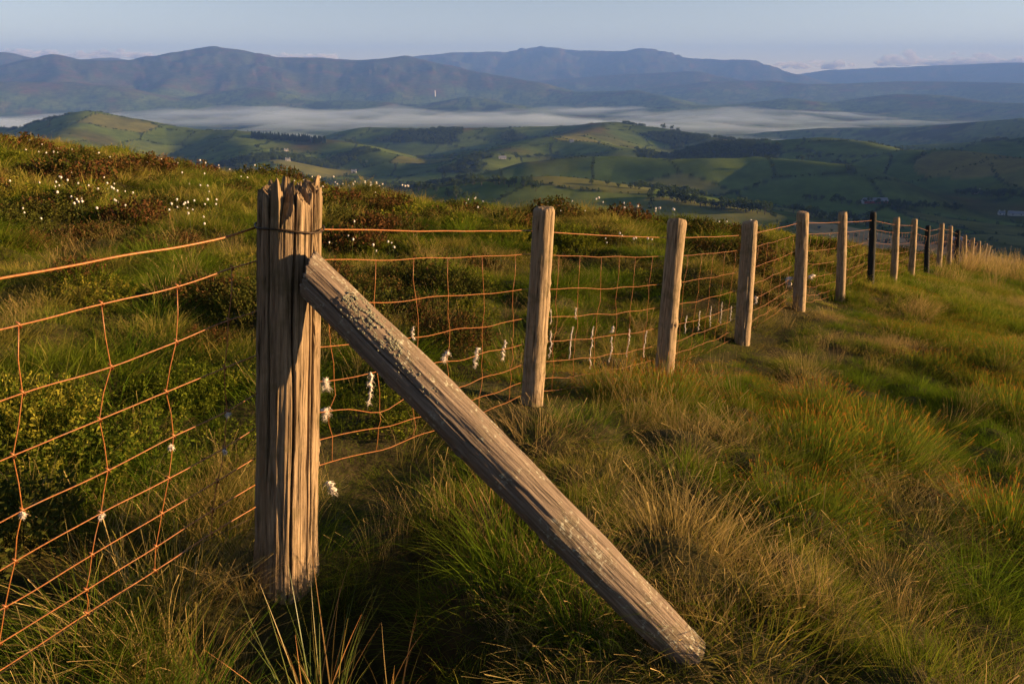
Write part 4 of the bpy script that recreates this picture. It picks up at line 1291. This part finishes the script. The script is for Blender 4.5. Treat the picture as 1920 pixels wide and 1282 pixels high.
def dome(n, rad, hgt, L, w, bend, seed, seg=3, out=.75, lvar=.4, head=0.0):
    """a rounded tussock: blades standing out of a low dome"""
    r = np.random.default_rng(seed)
    a = r.random(n) * 6.283; u = np.sqrt(r.random(n)); wob = 1 + .18 * np.sin(a * 3 + seed) + .12 * np.sin(a * 5 + seed * 2)
    bx, by = rad * u * wob * np.cos(a), rad * u * wob * np.sin(a); bz = hgt * (1 - u ** 2) - .02
    dirA = a + r.normal(0, .7, n)
    tuft = perlin(bx * 16 + seed, by * 16, 71)
    ln = L * (1 - lvar + 2 * lvar * r.random(n)) * (1 + .45 * tuft)
    le = out * u + r.normal(0, .2, n); bd = bend * r.uniform(.3, 1.5, n) * (.35 + .65 * u)
    t = np.linspace(0, 1, seg + 1)[None]
    hor = ln[:, None] * (le[:, None] * t + bd[:, None] * t ** 2.2)
    ver = ln[:, None] * (t * np.sqrt(np.clip(1 - le[:, None] ** 2 * .5, .25, 1)) - .6 * bd[:, None] ** 1.3 * t ** 2.6)
    X_ = bx[:, None] + hor * np.cos(dirA)[:, None]; Y_ = by[:, None] + hor * np.sin(dirA)[:, None]; Z_ = bz[:, None] + ver
    side = dirA + np.pi / 2 + r.normal(0, .8, n)
    ww = w * r.uniform(.6, 1.5, n); wt = ww[:, None] * np.maximum(1 - t ** 1.6, .10)
    if head > 0: wt = np.where((r.random(n) < head)[:, None] & (t > .9), ww[:, None] * 1.3, wt)
    A = np.stack([X_ - wt * .5 * np.cos(side)[:, None], Y_ - wt * .5 * np.sin(side)[:, None], Z_], -1)
    B = np.stack([X_ + wt * .5 * np.cos(side)[:, None], Y_ + wt * .5 * np.sin(side)[:, None], Z_], -1)
    V = np.stack([A, B], 2).reshape(-1, 3)
    base = np.arange(n)[:, None] * (seg + 1) * 2 + np.arange(seg)[None] * 2
    F = np.stack([base, base + 1, base + 3, base + 2], -1).reshape(-1, 4)
    rb = np.clip(.5 + .5 * tuft + r.normal(0, .22, n), 0, 1)
    return V, F, np.c_[np.tile(np.repeat(t[0], 2), n), np.repeat(rb, (seg + 1) * 2), np.zeros(n * (seg + 1) * 2)]
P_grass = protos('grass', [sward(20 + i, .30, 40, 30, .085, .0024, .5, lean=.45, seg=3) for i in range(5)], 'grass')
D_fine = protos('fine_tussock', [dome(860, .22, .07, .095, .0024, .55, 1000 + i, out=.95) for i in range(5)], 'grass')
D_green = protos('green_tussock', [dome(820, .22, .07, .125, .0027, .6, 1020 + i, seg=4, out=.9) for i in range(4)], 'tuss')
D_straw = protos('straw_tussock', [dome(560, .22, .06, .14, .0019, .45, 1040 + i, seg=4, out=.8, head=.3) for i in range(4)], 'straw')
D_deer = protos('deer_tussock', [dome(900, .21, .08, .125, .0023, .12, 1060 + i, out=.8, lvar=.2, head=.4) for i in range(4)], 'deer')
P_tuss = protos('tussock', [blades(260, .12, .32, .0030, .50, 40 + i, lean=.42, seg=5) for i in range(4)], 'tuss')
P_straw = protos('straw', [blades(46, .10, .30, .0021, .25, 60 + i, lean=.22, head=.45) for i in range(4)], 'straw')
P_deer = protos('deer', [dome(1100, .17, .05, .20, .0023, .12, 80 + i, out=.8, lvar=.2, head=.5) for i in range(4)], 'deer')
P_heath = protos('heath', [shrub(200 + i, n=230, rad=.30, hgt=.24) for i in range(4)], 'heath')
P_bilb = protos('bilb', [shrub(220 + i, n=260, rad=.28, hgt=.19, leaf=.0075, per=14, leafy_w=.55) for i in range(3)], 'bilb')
# coarser kinds for the distance (wider blades)
P_grass2 = protos('grass_far', [sward(120 + i, .62, 70, 26, .15, .006, .5, crad=.10, lean=.4, seg=2) for i in range(5)], 'grass')
P_tuss2 = protos('tussock_far', [blades(120, .20, .33, .008, .45, 140 + i, lean=.4, seg=3) for i in range(3)], 'tuss')
P_heath2 = protos('heath_far', [shrub(240 + i, n=190, rad=.42, hgt=.30, leaf=.019, per=9) for i in range(3)], 'heath')
P_bilb2 = protos('bilb_far', [shrub(260 + i, n=170, rad=.38, hgt=.25, leaf=.019, per=9) for i in range(3)], 'bilb')

def sample(r0, r1, dens, az=54):
    area = math.radians(2 * az) / 2 * (r1 ** 2 - r0 ** 2)
    n_ = int(area * dens)
    a = np.radians(rng.uniform(-az, az, n_)); R_ = np.sqrt(rng.uniform(r0 ** 2, r1 ** 2, n_))
    return np.c_[R_ * np.sin(a), R_ * np.cos(a)]
def foot(p): return np.hypot(p[:, 0] - BRB[0] - .05, p[:, 1] - BRB[1] + .22)
def inpit(p): return ((p[:, 0] - PIT[0]) / .44) ** 2 + ((p[:, 1] - PIT[1]) / .36) ** 2
HB = fbm
def heathmask(p): return fbm(p[:, 0] * .42 + 3, p[:, 1] * .42, 3, 301) + .25 * fbm(p[:, 0] * 1.7, p[:, 1] * 1.7, 2, 302)
def tintmap(p): return np.clip(.5 + .75 * fbm(p[:, 0] * .45, p[:, 1] * .45, 3, 310), 0, 1)
def sizemap(p): return np.clip(1 + .75 * fbm(p[:, 0] * 1.15, p[:, 1] * 1.15, 2, 320), .45, 1.6)
def place(name, P2, protos_, label, smin, smax, sink=.02, tint=None, tilt=.16, scale=None, zs=None, ground=False):
    n_ = len(P2)
    z = H(P2[:, 0], P2[:, 1])
    s = rng.uniform(smin, smax, n_) if scale is None else scale * rng.uniform(smin, smax, n_)
    zz = s * (rng.uniform(.8, 1.25, n_) if zs is None else zs)
    if ground:                                       # lie along the slope, turned at random about its normal
        e_ = .18
        gx = (H(P2[:, 0] + e_, P2[:, 1]) - H(P2[:, 0] - e_, P2[:, 1])) / (2 * e_)
        gy = (H(P2[:, 0], P2[:, 1] + e_) - H(P2[:, 0], P2[:, 1] - e_)) / (2 * e_)
        nn = np.c_[-gx, -gy, np.ones(n_)]; nn /= np.linalg.norm(nn, axis=1)[:, None]
        ph_ = rng.random(n_) * 6.283
        tx = np.c_[np.cos(ph_), np.sin(ph_), np.zeros(n_)]; tx -= nn * (tx * nn).sum(1)[:, None]; tx /= np.linalg.norm(tx, axis=1)[:, None]
        ty = np.cross(nn, tx)
        rot = np.c_[np.arctan2(ty[:, 2], nn[:, 2]), np.arcsin(np.clip(-tx[:, 2], -1, 1)), np.arctan2(tx[:, 1], tx[:, 0])]
    else:
        rot = np.c_[rng.normal(0, tilt, n_), rng.normal(0, tilt, n_), rng.random(n_) * 6.283]
    return gn_scatter(name, np.c_[P2, z - sink], rot, np.c_[s, s, zz], tintmap(P2) if tint is None else tint, protos_, label)
HM = .25                                            # heath covers the slope where its mask is above this

# fine grass everywhere near, in patches that follow the ground
def lattice(r0, r1, step, az=54):
    g = np.arange(-r1, r1, step)
    P_ = np.stack(np.meshgrid(g, g[g > -1]), -1).reshape(-1, 2) + rng.uniform(-.45, .45, (len(g) * (g > -1).sum(), 2)) * step
    R_ = np.hypot(P_[:, 0], P_[:, 1])
    return P_[(R_ > r0) & (R_ < r1) & (np.abs(np.degrees(np.arctan2(P_[:, 0], P_[:, 1]))) < az)]
def fencecut(p): return .62 + .38 * sstep(.12, .55, np.abs(fence_side(p[:, 0], p[:, 1])))
p = np.concatenate([lattice(.8, 6.5, .30, 84), lattice(6.5, 12, .36)])
hm = heathmask(p); fs = fence_side(p[:, 0], p[:, 1])
p = p[(inpit(p) > 1.1) & ~((fs < .3) & (rng.random(len(p)) < .55)) & ~((fs > .4) & (hm > HM) & (rng.random(len(p)) < .8))]
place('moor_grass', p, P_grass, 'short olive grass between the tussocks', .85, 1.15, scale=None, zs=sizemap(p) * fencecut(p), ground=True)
p = np.concatenate([lattice(12, 24, .60), lattice(24, 46, .85)])
hm = heathmask(p); fs = fence_side(p[:, 0], p[:, 1])
p = p[~((fs > .4) & (hm > HM) & (rng.random(len(p)) < .7))]
place('moor_grass', p, P_grass2, 'short moor grass covering the farther slope and skyline', .85, 1.2, zs=np.clip(sizemap(p), .6, 1.3), ground=True)
# tussocks of the near side, one on every mound of the ground
def cells_in(r0, r1, step, seed, az=54, az_near=84):
    k_ = int(r1 / step) + 2
    ix, iy = np.meshgrid(np.arange(-k_, k_), np.arange(-3, k_)); ix = ix.ravel().astype(float); iy = iy.ravel().astype(float)
    cx, cy, r_, b_ = cell(ix, iy, step, seed)
    R_ = np.hypot(cx, cy)
    m_ = (R_ > r0) & (R_ < r1) & (np.abs(np.degrees(np.arctan2(cx, cy))) < np.where(R_ < 7, az_near, az))
    return np.c_[cx, cy][m_], r_[m_], b_[m_]
def tuss(name, sel, P_, r_, b_, protos_, label, k=1.0, tint=None, zk=1.0):
    s = r_[sel] / .22 * k * rng.uniform(.95, 1.2, sel.sum())
    P2 = P_[sel]; n_ = len(P2)
    z = H(P2[:, 0], P2[:, 1])
    rot = np.c_[rng.normal(0, .12, n_), rng.normal(0, .12, n_), rng.random(n_) * 6.283]
    zz = zk * rng.uniform(.8, 1.2, n_) * (.65 + .5 * b_[sel]) * fencecut(P2)
    gn_scatter(name, np.c_[P2, z - .045 - .05 * b_[sel]], rot, np.c_[s, s, s ** .5 * zz], (tintmap(P2) if tint is None else tint), protos_, label)
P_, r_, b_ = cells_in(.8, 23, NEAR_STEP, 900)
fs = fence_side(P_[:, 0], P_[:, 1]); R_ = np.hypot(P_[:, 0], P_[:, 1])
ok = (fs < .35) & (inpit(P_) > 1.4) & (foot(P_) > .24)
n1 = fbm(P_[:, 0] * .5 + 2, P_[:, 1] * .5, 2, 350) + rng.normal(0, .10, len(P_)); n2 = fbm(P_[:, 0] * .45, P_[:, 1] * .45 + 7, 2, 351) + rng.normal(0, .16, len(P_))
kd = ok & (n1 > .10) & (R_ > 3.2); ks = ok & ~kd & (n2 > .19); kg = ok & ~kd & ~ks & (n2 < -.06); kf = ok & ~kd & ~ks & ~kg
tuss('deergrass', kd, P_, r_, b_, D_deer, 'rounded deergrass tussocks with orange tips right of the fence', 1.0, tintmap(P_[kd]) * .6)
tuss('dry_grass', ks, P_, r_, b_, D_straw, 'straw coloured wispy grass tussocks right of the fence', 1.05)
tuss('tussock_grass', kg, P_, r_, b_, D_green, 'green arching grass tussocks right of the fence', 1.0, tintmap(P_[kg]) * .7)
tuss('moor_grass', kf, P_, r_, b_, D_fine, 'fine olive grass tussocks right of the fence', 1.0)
# a few taller wisps, and tall dry grass along the right-hand skyline
p = np.concatenate([sample(1.9, 4, 5), sample(4, 10, 5)])
sn = fbm(p[:, 0] * .7, p[:, 1] * .7, 3, 340)
p = p[(inpit(p) > 1.7) & (sn > -.05) & (foot(p) > .6)]
place('dry_grass', p, P_straw, 'thin straw coloured stalks with seed heads', .6, 1.0)
p = sample(20, 40, 5, 44); fs = fence_side(p[:, 0], p[:, 1]); p = p[(fs < -.3) & (p[:, 0] > 0) & (fbm(p[:, 0] * .3, p[:, 1] * .3, 2, 345) > -.1)]
place('dry_grass', p, protos('tall_dry', [blades(40, .16, .55, .006, .2, 160 + i, lean=.2, head=.5) for i in range(3)], 'straw'), 'tall dry grass on the skyline at the right edge', .6, 1.2)
# the far side: heather, bilberry and grass, one plant on every mound
P_, r_, b_ = cells_in(1.3, 42, FAR_STEP, 950)
fs = fence_side(P_[:, 0], P_[:, 1]); R_ = np.hypot(P_[:, 0], P_[:, 1])
ok = fs > .42
hm = heathmask(P_) + rng.normal(0, .10, len(P_)); n2 = fbm(P_[:, 0] * .5 + 4, P_[:, 1] * .5, 2, 360) + rng.normal(0, .14, len(P_))
kh = ok & (hm > .21); kb = ok & ~kh & (n2 > .18); kr = ok & ~kh & ~kb
near_ = R_ < 11.5
tuss('heather_cover', kh & near_, P_, r_, b_, P_heath, 'brown and dark green heather mounds beyond the fence', .80, tintmap(P_[kh & near_] * 1.7), 1.0)
tuss('bilberry_cover', kb & near_, P_, r_, b_, P_bilb, 'bright green bilberry mounds beyond the fence', .80, tintmap(P_[kb & near_]) * .7, 1.0)
tuss('heather_cover', kh & ~near_, P_, r_, b_, P_heath2, 'brown heather mounds on the farther slope', .62, tintmap(P_[kh & ~near_] * 1.7), 1.0)
tuss('bilberry_cover', kb & ~near_, P_, r_, b_, P_bilb2, 'bilberry mounds on the farther slope', .62, tintmap(P_[kb & ~near_]) * .7, 1.0)
ka = kr & (n2 > -.14)
tuss('tussock_grass', ka & near_, P_, r_, b_, D_green, 'green grass tussocks beyond the fence', .95, tintmap(P_[ka & near_]) * .8)
tuss('moor_grass', kr & ~ka & near_, P_, r_, b_, D_fine, 'fine yellowing grass tussocks beyond the fence', 1.0, np.clip(tintmap(P_[kr & ~ka & near_]) + .25, 0, 1))
D_far = protos('far_tussock', [dome(260, .26, .08, .17, .007, .55, 1080 + i, seg=2, out=.9) for i in range(4)], 'grass')
tuss('moor_grass', kr & ~near_, P_, r_, b_, D_far, 'grass tussocks on the farther slope beyond the fence', .85, np.clip(tintmap(P_[kr & ~near_]) + .28, 0, 1))

# ------------------------------------------------------------------ single plants that stand out
def plant(name, src, px, py, scl, label, cat, group=None, tint=.5, zs=1.0, q=None, sink=.03, rz=None):
    if q is None: q = hit_near(px, py)
    if q is None: return
    o_ = src.copy(); o_.name = name; COL.objects.link(o_)
    o_.location = (q[0], q[1], q[2] - sink); o_.rotation_euler = (0, 0, random.random() * 6.28 if rz is None else rz)
    o_.scale = (scl, scl, scl * zs); o_['tint'] = tint
    tag(o_, label, cat, group)
    return o_
# rush tufts in the dark hollow
def rush(seed, n, L, rad, lean): return blades(n, rad, L, .0042, .14, seed, seg=5, lean=lean, lvar=.3, fan=.7)
rp = protos('rush', [rush(1, 64, .34, .08, .28), rush(2, 30, .30, .12, .25), rush(3, 16, .28, .06, .3)], 'rush')
def rush_at(src, x_, y_, s, label, group=None, tint=.5):
    z = float(H(np.array([x_]), np.array([y_]))[0]); plant('rush_tuft', src, 0, 0, s, label, 'rush', group, tint, q=np.array([x_, y_, z]))
q = at_depth(600, 1330, 1.66); plant('rush_tuft', rp[0], 0, 0, 1.0, 'stiff rush tuft at the bottom edge in the dark hollow', 'rush', None, .45, q=q)
q = at_depth(735, 1320, 1.72); plant('rush_tuft', rp[2], 0, 0, .8, 'sparse rush stems right of the stiff rush tuft in the dark hollow', 'rush', None, .6, q=q)
q = hit_near(920, 1010); rush_at(rp[1], q[0], q[1], .95, 'orange-brown rush stems just below the middle of the brace', tint=1.0)
q = hit_near(1000, 985); rush_at(rp[1], q[0], q[1] , .7, 'shorter orange rush stems tucked under the brace', tint=1.0)
# grass mounds round the hollow
P_gold = protos('gold', [blades(330, .15, .26, .0024, .4, 170 + i, lean=.35, seg=4, head=.2) for i in range(3)], 'straw')
for px, py, s, tn, lab in [(960, 1130, 1.25, .05, 'dark green grass mound below the brace'), (1090, 1200, .9, .1, 'small green grass mound at the foot of the brace'),
                           (250, 1180, 1.25, .65, 'tall golden-green grass mound in the lower left corner'), (330, 1120, 1.0, .5, 'golden grass mound left of the strainer post foot'),
                           (150, 1230, 1.0, .45, 'greener grass mound at the far lower left edge'), (450, 1060, .7, .55, 'short dry grass mound against the strainer post foot'), (540, 1112, .5, .4, 'low grass tuft directly in front of the strainer post foot'), (625, 1085, .55, .5, 'low grass tuft right of the strainer post foot'),
                           (390, 1235, .9, .6, 'golden grass mound on the left lip of the dark hollow'), (300, 1262, 1.0, .7, 'dry golden grass mound at the bottom left edge'), (1500, 1190, .8, .35, 'pale grass mound at the lower middle right'), (1840, 1130, 1.1, .3, 'green grass mound at the lower right edge')]:
    plant('grass_mound', P_gold[random.randrange(3)] if 'golden' in lab or 'dry' in lab or 'pale' in lab else P_tuss[random.randrange(4)], px, py, s, lab, 'grass clump', None, tn * .45 if 'gold' in lab else tn)
for px, py, s, tn in [(60, 1000, .9, .5), (130, 985, .8, .3), (205, 1000, .9, .6), (280, 985, .8, .4), (345, 985, .9, .5), (415, 975, .8, .6), (385, 925, .8, .5), (455, 940, .7, .5), (300, 930, .8, .4), (440, 890, .7, .6), (170, 1050, .8, .5)]:
    plant('grass_mound', (P_gold[random.randrange(3)] if tn > .45 else P_tuss[random.randrange(4)]), px, py, s, 'low grass tuft close behind the left foreground netting', 'grass clump', 'grass tufts behind the left netting', tn * .5)
for px, py, s, lab in [(1515, 872, 1.35, 'left one of the paired orange-tipped deergrass clumps at right'), (1650, 872, 1.45, 'right one of the paired orange-tipped deergrass clumps at right'),
                       (1540, 790, 1.2, 'deergrass clump just behind the orange-tipped pair'), (1895, 790, 1.3, 'deergrass clump at the right edge'),
                       (1240, 760, 1.2, 'deergrass clump below the second round post'), (1150, 740, 1.0, 'deergrass clump between the first and second round posts'),
                       (1890, 1020, 1.2, 'dark green deergrass clump at the lower right edge')]:
    plant('deergrass_clump', P_deer[random.randrange(4)], px, py, s, lab, 'grass clump', None, .35)
# heather bushes
HBS = [(992, 405, 1.5, .95, 'tall red-brown heather bush on the skyline left of the first round post'), (1172, 418, 1.5, .9, 'wide red-brown heather bush on the skyline between the first and second round posts'),
       (640, 385, 1.3, .9, 'dark red heather bush just right of the splintered post top'), (150, 345, 1.5, .85, 'dark heather bush among the white cottongrass at left'),
       (660, 460, 1.1, .8, 'brown heather bush above the first netting span'), (1285, 415, 1.1, .8, 'heather bush on the skyline behind the second round post')]
for px, py, s, tn, lab in HBS: plant('heather_bush', P_heath2[random.randrange(3)], px, py, s, lab, 'heather', None, tn)
for px, py, s, tn in [(1040, 410, 1.3, .5), (1100, 400, 1.4, .3), (1215, 425, 1.2, .8), (1060, 450, 1.4, .4), (1130, 455, 1.3, .6), (960, 425, 1.2, .6), (880, 410, 1.2, .8), (820, 420, 1.2, .6), (730, 395, 1.3, .8),
                      (610, 360, 1.2, .9), (530, 350, 1.4, .8), (370, 330, 1.4, .9), (280, 322, 1.4, .9), (130, 305, 1.4, .9), (45, 292, 1.5, .9), (215, 338, 1.3, .8), (60, 415, 1.1, .8), (250, 425, 1.2, .9), (340, 470, 1.0, .8), (40, 470, 1.0, .9),
                      (420, 555, .9, 1.0), (150, 525, .9, .7), (380, 640, .8, .9), (900, 505, 1.0, .6), (760, 600, .9, .8), (1330, 432, 1.1, .5), (1390, 440, 1.0, .5), (700, 430, 1.1, .9)]:
    plant('heather_bush', (P_heath2 if py < 440 else P_heath)[random.randrange(3)], px, py, s, 'low heather bush among the grass beyond the fence', 'heather', 'heather bushes beyond the fence', tn)
for px, py, s, tn, lab in [(330, 745, 1.15, .1, 'bright green bilberry bush behind the left netting'), (430, 720, 1.0, .2, 'bilberry bush close behind the strainer post at left'), (60, 820, 1.2, .4, 'yellow-green bilberry bush at the left edge behind the netting'), (250, 900, .8, .2, 'small bilberry bush low behind the left netting'), (30, 380, 1.5, .7, 'yellow-green bilberry bush at the left edge of the slope')]:
    plant('bilberry_bush', P_bilb[random.randrange(3)], px, py, s, lab, 'bilberry', None, tn)

# stones in the hollow
for k, (px, py, s) in enumerate([(740, 1225, .035), (700, 1240, .03), (765, 1232, .028), (695, 1262, .03)]):
    q = hit_near(px, py); r_ = np.random.default_rng(k)
    b = MB(); me_ = []
    nt_, nr_ = 10, 6
    for i in range(nr_ + 1):
        for j in range(nt_):
            ph_ = math.pi * i / nr_; a = j / nt_ * 6.283
            d_ = np.array([math.sin(ph_) * math.cos(a), math.sin(ph_) * math.sin(a), math.cos(ph_) * .55])
            me_.append(d_ * s * (1 + .3 * perlin(np.array([d_[0] * 1.7 + k * 5]), np.array([d_[1] * 1.7 + d_[2] * 2]), 77)[0]))
    b.add(me_, [(i * nt_ + j, (i + 1) * nt_ + j, (i + 1) * nt_ + (j + 1) % nt_, i * nt_ + (j + 1) % nt_) for i in range(nr_) for j in range(nt_)])
    o_ = b.build('stone', M['stone']); o_.location = tuple(q + np.array([0, 0, s * .15]))
    tag(o_, 'small grey stone lying in the dark hollow below the strainer post', 'stone', 'stones in the hollow')

# cottongrass
def cotton_head(seed):
    r = np.random.default_rng(seed); b = MB()
    nt_, nr_ = 9, 6; V_ = []
    for i in range(nr_ + 1):
        for j in range(nt_):
            ph_ = math.pi * i / nr_; a = j / nt_ * 6.283
            d_ = np.array([math.sin(ph_) * math.cos(a), math.sin(ph_) * math.sin(a), math.cos(ph_)])
            V_.append(d_ * .015 * (1 + .45 * perlin(np.array([d_[0] * 2 + seed * 3.1]), np.array([d_[1] * 2 + d_[2] * 3]), 88)[0]) * np.array([1, 1, 1.15]))
    b.add(V_, [(i * nt_ + j, (i + 1) * nt_ + j, (i + 1) * nt_ + (j + 1) % nt_, i * nt_ + (j + 1) % nt_) for i in range(nr_) for j in range(nt_)])
    for _ in range(70):
        d_ = r.normal(size=3); d_ /= np.linalg.norm(d_); sd__ = np.cross(d_, r.normal(size=3)); sd__ /= np.linalg.norm(sd__)
        l = r.uniform(.015, .023)
        b.add([d_ * .012 - sd__ * .0025, d_ * .012 + sd__ * .0025, d_ * l + np.array([0, 0, -.004])], [(0, 1, 2)])
    b.V = [v + np.array([.03, 0, .36]) for v in b.V]
    return b
cot = []
for k in range(3):
    e = bpy.data.objects.new('cottongrass', None)
    hd = cotton_head(k).build('cotton_head', M['cotton'], e, True, link=False)
    b = MB(); b.tube([(0, 0, -.03), (.003, 0, .12), (.012, 0, .26), (.03, 0, .35)], [.0022, .002, .0018, .0015], 4, C=(.6, .5, 0))
    st = b.build('stem', M['rush'], e, True, 'bt', link=False)
    cot.append((e, hd, st))
def cotton(px, py, label, group, sc=None):
    hh = .36
    r = ray(px, py); r = r / math.hypot(r[0], r[1])
    t = np.exp(np.linspace(math.log(3), math.log(55), 420))
    s = random.uniform(.6, .95) if sc is None else sc
    g = H(r[0] * t, r[1] * t, False) + hh * s - r[2] * t
    R_ = t[np.argmax(g > 0)] if (g > 0).any() else t[np.argmax(g[: int(len(g) * .93)])]
    x_, y_ = r[0] * R_, r[1] * R_
    e0, hd, st = cot[random.randrange(3)]
    e = e0.copy(); COL.objects.link(e)
    z = float(H(np.array([x_]), np.array([y_]))[0])
    e.location = (x_, y_, z); e.rotation_euler = (0, 0, random.random() * 6.28)
    k = s if (g > 0).any() else min(max(s, (r[2] * R_ - z) / .36), 1.25); e.scale = (k, k, k)
    for src in (hd, st):
        c = src.copy(); COL.objects.link(c); c.parent = e
    tag(e, label, 'cottongrass', group)
for k in range(38): cotton(random.gauss(165, 62), random.gauss(368, 22), 'white cottongrass head in the dense drift on the left slope', 'cottongrass on the left slope')
for k in range(22): cotton(random.gauss(365, 32), random.gauss(378, 22), 'white cottongrass head in the looser drift left of the splintered post', 'cottongrass left of the post')
for k in range(34):
    px = random.uniform(40, 640); cotton(px, np.interp(px, [0, 250, 480, 640], [268, 300, 325, 338]) - abs(random.gauss(0, 8)) + 4, 'tiny white cottongrass head on the left skyline', 'cottongrass on the left skyline')
for k in range(22): cotton(random.gauss(625, 40), random.gauss(343, 7), 'tiny white cottongrass head on the skyline beside the splintered post top', 'cottongrass beside the post top')
for k in range(10): cotton(random.uniform(690, 770), random.uniform(338, 366), 'white cottongrass head on the skyline behind the netting', 'cottongrass behind the netting')
for k in range(6): cotton(random.uniform(868, 910), random.uniform(370, 384), 'white cottongrass head on the skyline left of the first round post', 'cottongrass left of first round post')
for k in range(18): cotton(random.uniform(1050, 1270), random.uniform(366, 398), 'white cottongrass head above the skyline heather between the first and second round posts', 'cottongrass between first two round posts')
for k in range(9): cotton(random.uniform(1130, 1240), random.uniform(432, 455), 'white cottongrass head level with the top wire between the first and second round posts', 'cottongrass at the top wire')
for k in range(6): cotton(random.uniform(1340, 1450), random.uniform(398, 425), 'white cottongrass head on the skyline around the third round post', 'cottongrass near third round post')
for k in range(10): cotton(random.uniform(600, 760), random.uniform(395, 470), 'white cottongrass head scattered on the slope right of the splintered post', 'cottongrass right of the splintered post')
for px, py in [(1557, 440), (1563, 444), (1627, 448)]: cotton(px, py, 'white cottongrass head on the skyline behind the fifth round post', 'cottongrass behind fifth post', .7)

# ------------------------------------------------------------------ mist in the valley
def mist_body(name, az, rr, topf, bot, mat, label):
    A, Rr = np.meshgrid(np.radians(az), rr, indexing='ij')
    X_ = Rr * np.sin(A); Y_ = Rr * np.cos(A)
    u = np.linspace(0, 1, len(az))[:, None]; v = np.linspace(0, 1, len(rr))[None]
    edge = sstep(0, .12, u) * (1 - sstep(.72, 1, u)) * sstep(0, .15, v) * (1 - sstep(.7, 1, v))
    th_ = np.maximum(topf(X_, Y_) * edge, 0) + .5
    Zt = bot + th_; Zb = np.full_like(Zt, bot - 60)
    na, nr = A.shape; n_ = na * nr
    V_ = np.concatenate([np.stack([X_, Y_, Zt], -1).reshape(-1, 3), np.stack([X_, Y_, Zb], -1).reshape(-1, 3)])
    i = np.arange(na - 1)[:, None] * nr + np.arange(nr - 1)[None]
    Ft = np.stack([i, i + nr, i + nr + 1, i + 1], -1).reshape(-1, 4)
    rim = np.r_[np.arange(0, nr - 1), (np.arange(0, na - 1) + 1) * nr - 1, (na - 1) * nr + np.arange(nr - 1, 0, -1), np.arange(na - 1, 0, -1) * nr]
    r2 = np.roll(rim, -1)
    Fs = np.stack([rim, rim + n_, r2 + n_, r2], -1)[:, ::-1]
    o_ = mesh_obj(name, V_, np.concatenate([Ft, Ft[:, ::-1] + n_, Fs]), mat)
    bm_ = bmesh.new(); bm_.from_mesh(o_.data); bmesh.ops.recalc_face_normals(bm_, faces=bm_.faces)
    bm_.to_mesh(o_.data); bm_.free()
    tag(o_, label, kind='stuff'); return o_
def vol_mat(name, col, dens, aniso=0.0, absorb=(0, 0, 0)):
    m_, nt_, out_ = new_mat(name)
    pv = N(nt_, 'ShaderNodeVolumePrincipled')
    pv.inputs['Color'].default_value = (*col, 1); pv.inputs['Density'].default_value = dens
    pv.inputs['Anisotropy'].default_value = aniso
    pv.inputs['Absorption Color'].default_value = (*absorb, 1)
    nt_.links.new(pv.outputs[0], out_.inputs['Volume'])
    return m_
MIST = vol_mat('valley_mist', (.62, .78, 1.0), .0012)
mist_body('mist', np.linspace(-44, 36, 200), np.linspace(3300, 8200, 120),
          lambda x_, y_: 44 + 120 * fbm(x_ / 1300, y_ / 700, 3, 810) + 50 * fbm(x_ / 420, y_ / 300, 3, 811), -362, MIST, 'pale low mist lying along the valley floor')

# ------------------------------------------------------------------ clouds on the horizon
CLOUD = vol_mat('cloud', (1, 1, 1), .003, 0.0, (1, 1, 1))
def cloud(name, blobs, label, mat=CLOUD):
    """union of lumpy spheres (px, py, R, radius m)"""
    b = MB()
    for px, py, R_, rad, flat in blobs:
        c = at_range(px, py, R_); nt_, nr_ = 14, 9
        sd__ = random.random() * 50
        ph_, a = np.meshgrid(np.pi * np.arange(nr_ + 1) / nr_, np.arange(nt_) / nt_ * 6.283, indexing='ij'); ph_ = ph_.ravel(); a = a.ravel()
        d_ = np.c_[np.sin(ph_) * np.cos(a), np.sin(ph_) * np.sin(a), np.cos(ph_)]
        V_ = d_ * rad * (1 + .5 * perlin(d_[:, 0] * 2 + sd__, d_[:, 1] * 2 + d_[:, 2] * 2.5, 820))[:, None] * np.array([1, 1, flat])
        V_[:, 2] = np.maximum(V_[:, 2], -rad * flat * .35)
        b.add(V_ + c, [(i * nt_ + j, (i + 1) * nt_ + j, (i + 1) * nt_ + (j + 1) % nt_, i * nt_ + (j + 1) % nt_) for i in range(nr_) for j in range(nt_)])
    o_ = b.build(name, mat)
    rm_ = o_.modifiers.new('union', 'REMESH'); rm_.mode = 'VOXEL'; rm_.voxel_size = 38.0
    tag(o_, label, 'cloud', 'clouds on the horizon'); return o_
RC_ = 36000
def bank(x0, x1, ybase, ytop, n, label):
    bl = []
    for k in range(n):
        px = x0 + (x1 - x0) * (k + random.random()) / n
        top = ytop + (ybase - ytop) * random.random() ** .7
        py = ybase - (ybase - top) * random.random()
        bl.append((px, py, RC_ + random.uniform(-1500, 1500), random.uniform(110, 300), .62))
    cloud('cloud', bl, label)
bank(-60, 290, 108, 90, 60, 'row of small cumulus clouds above the mountains at left')
bank(495, 630, 110, 101, 16, 'tiny cloud tops behind the mountain shoulder left of centre')
bank(1400, 1600, 128, 112, 34, 'low cumulus bank at the right end of the blue mountain')
bank(1640, 1990, 122, 95, 80, 'larger pinkish cumulus bank above the right-hand ridge')

# ------------------------------------------------------------------ the air
HAZE = vol_mat('haze_air', (.17, .36, 1.0), 7.2e-5)
hb = MB(); hb.box((-20500, -500, -560), (21500, 21600, 640))
ho = hb.build('haze', HAZE, None, False); tag(ho, 'thin bluish morning haze filling the valley air', kind='stuff')
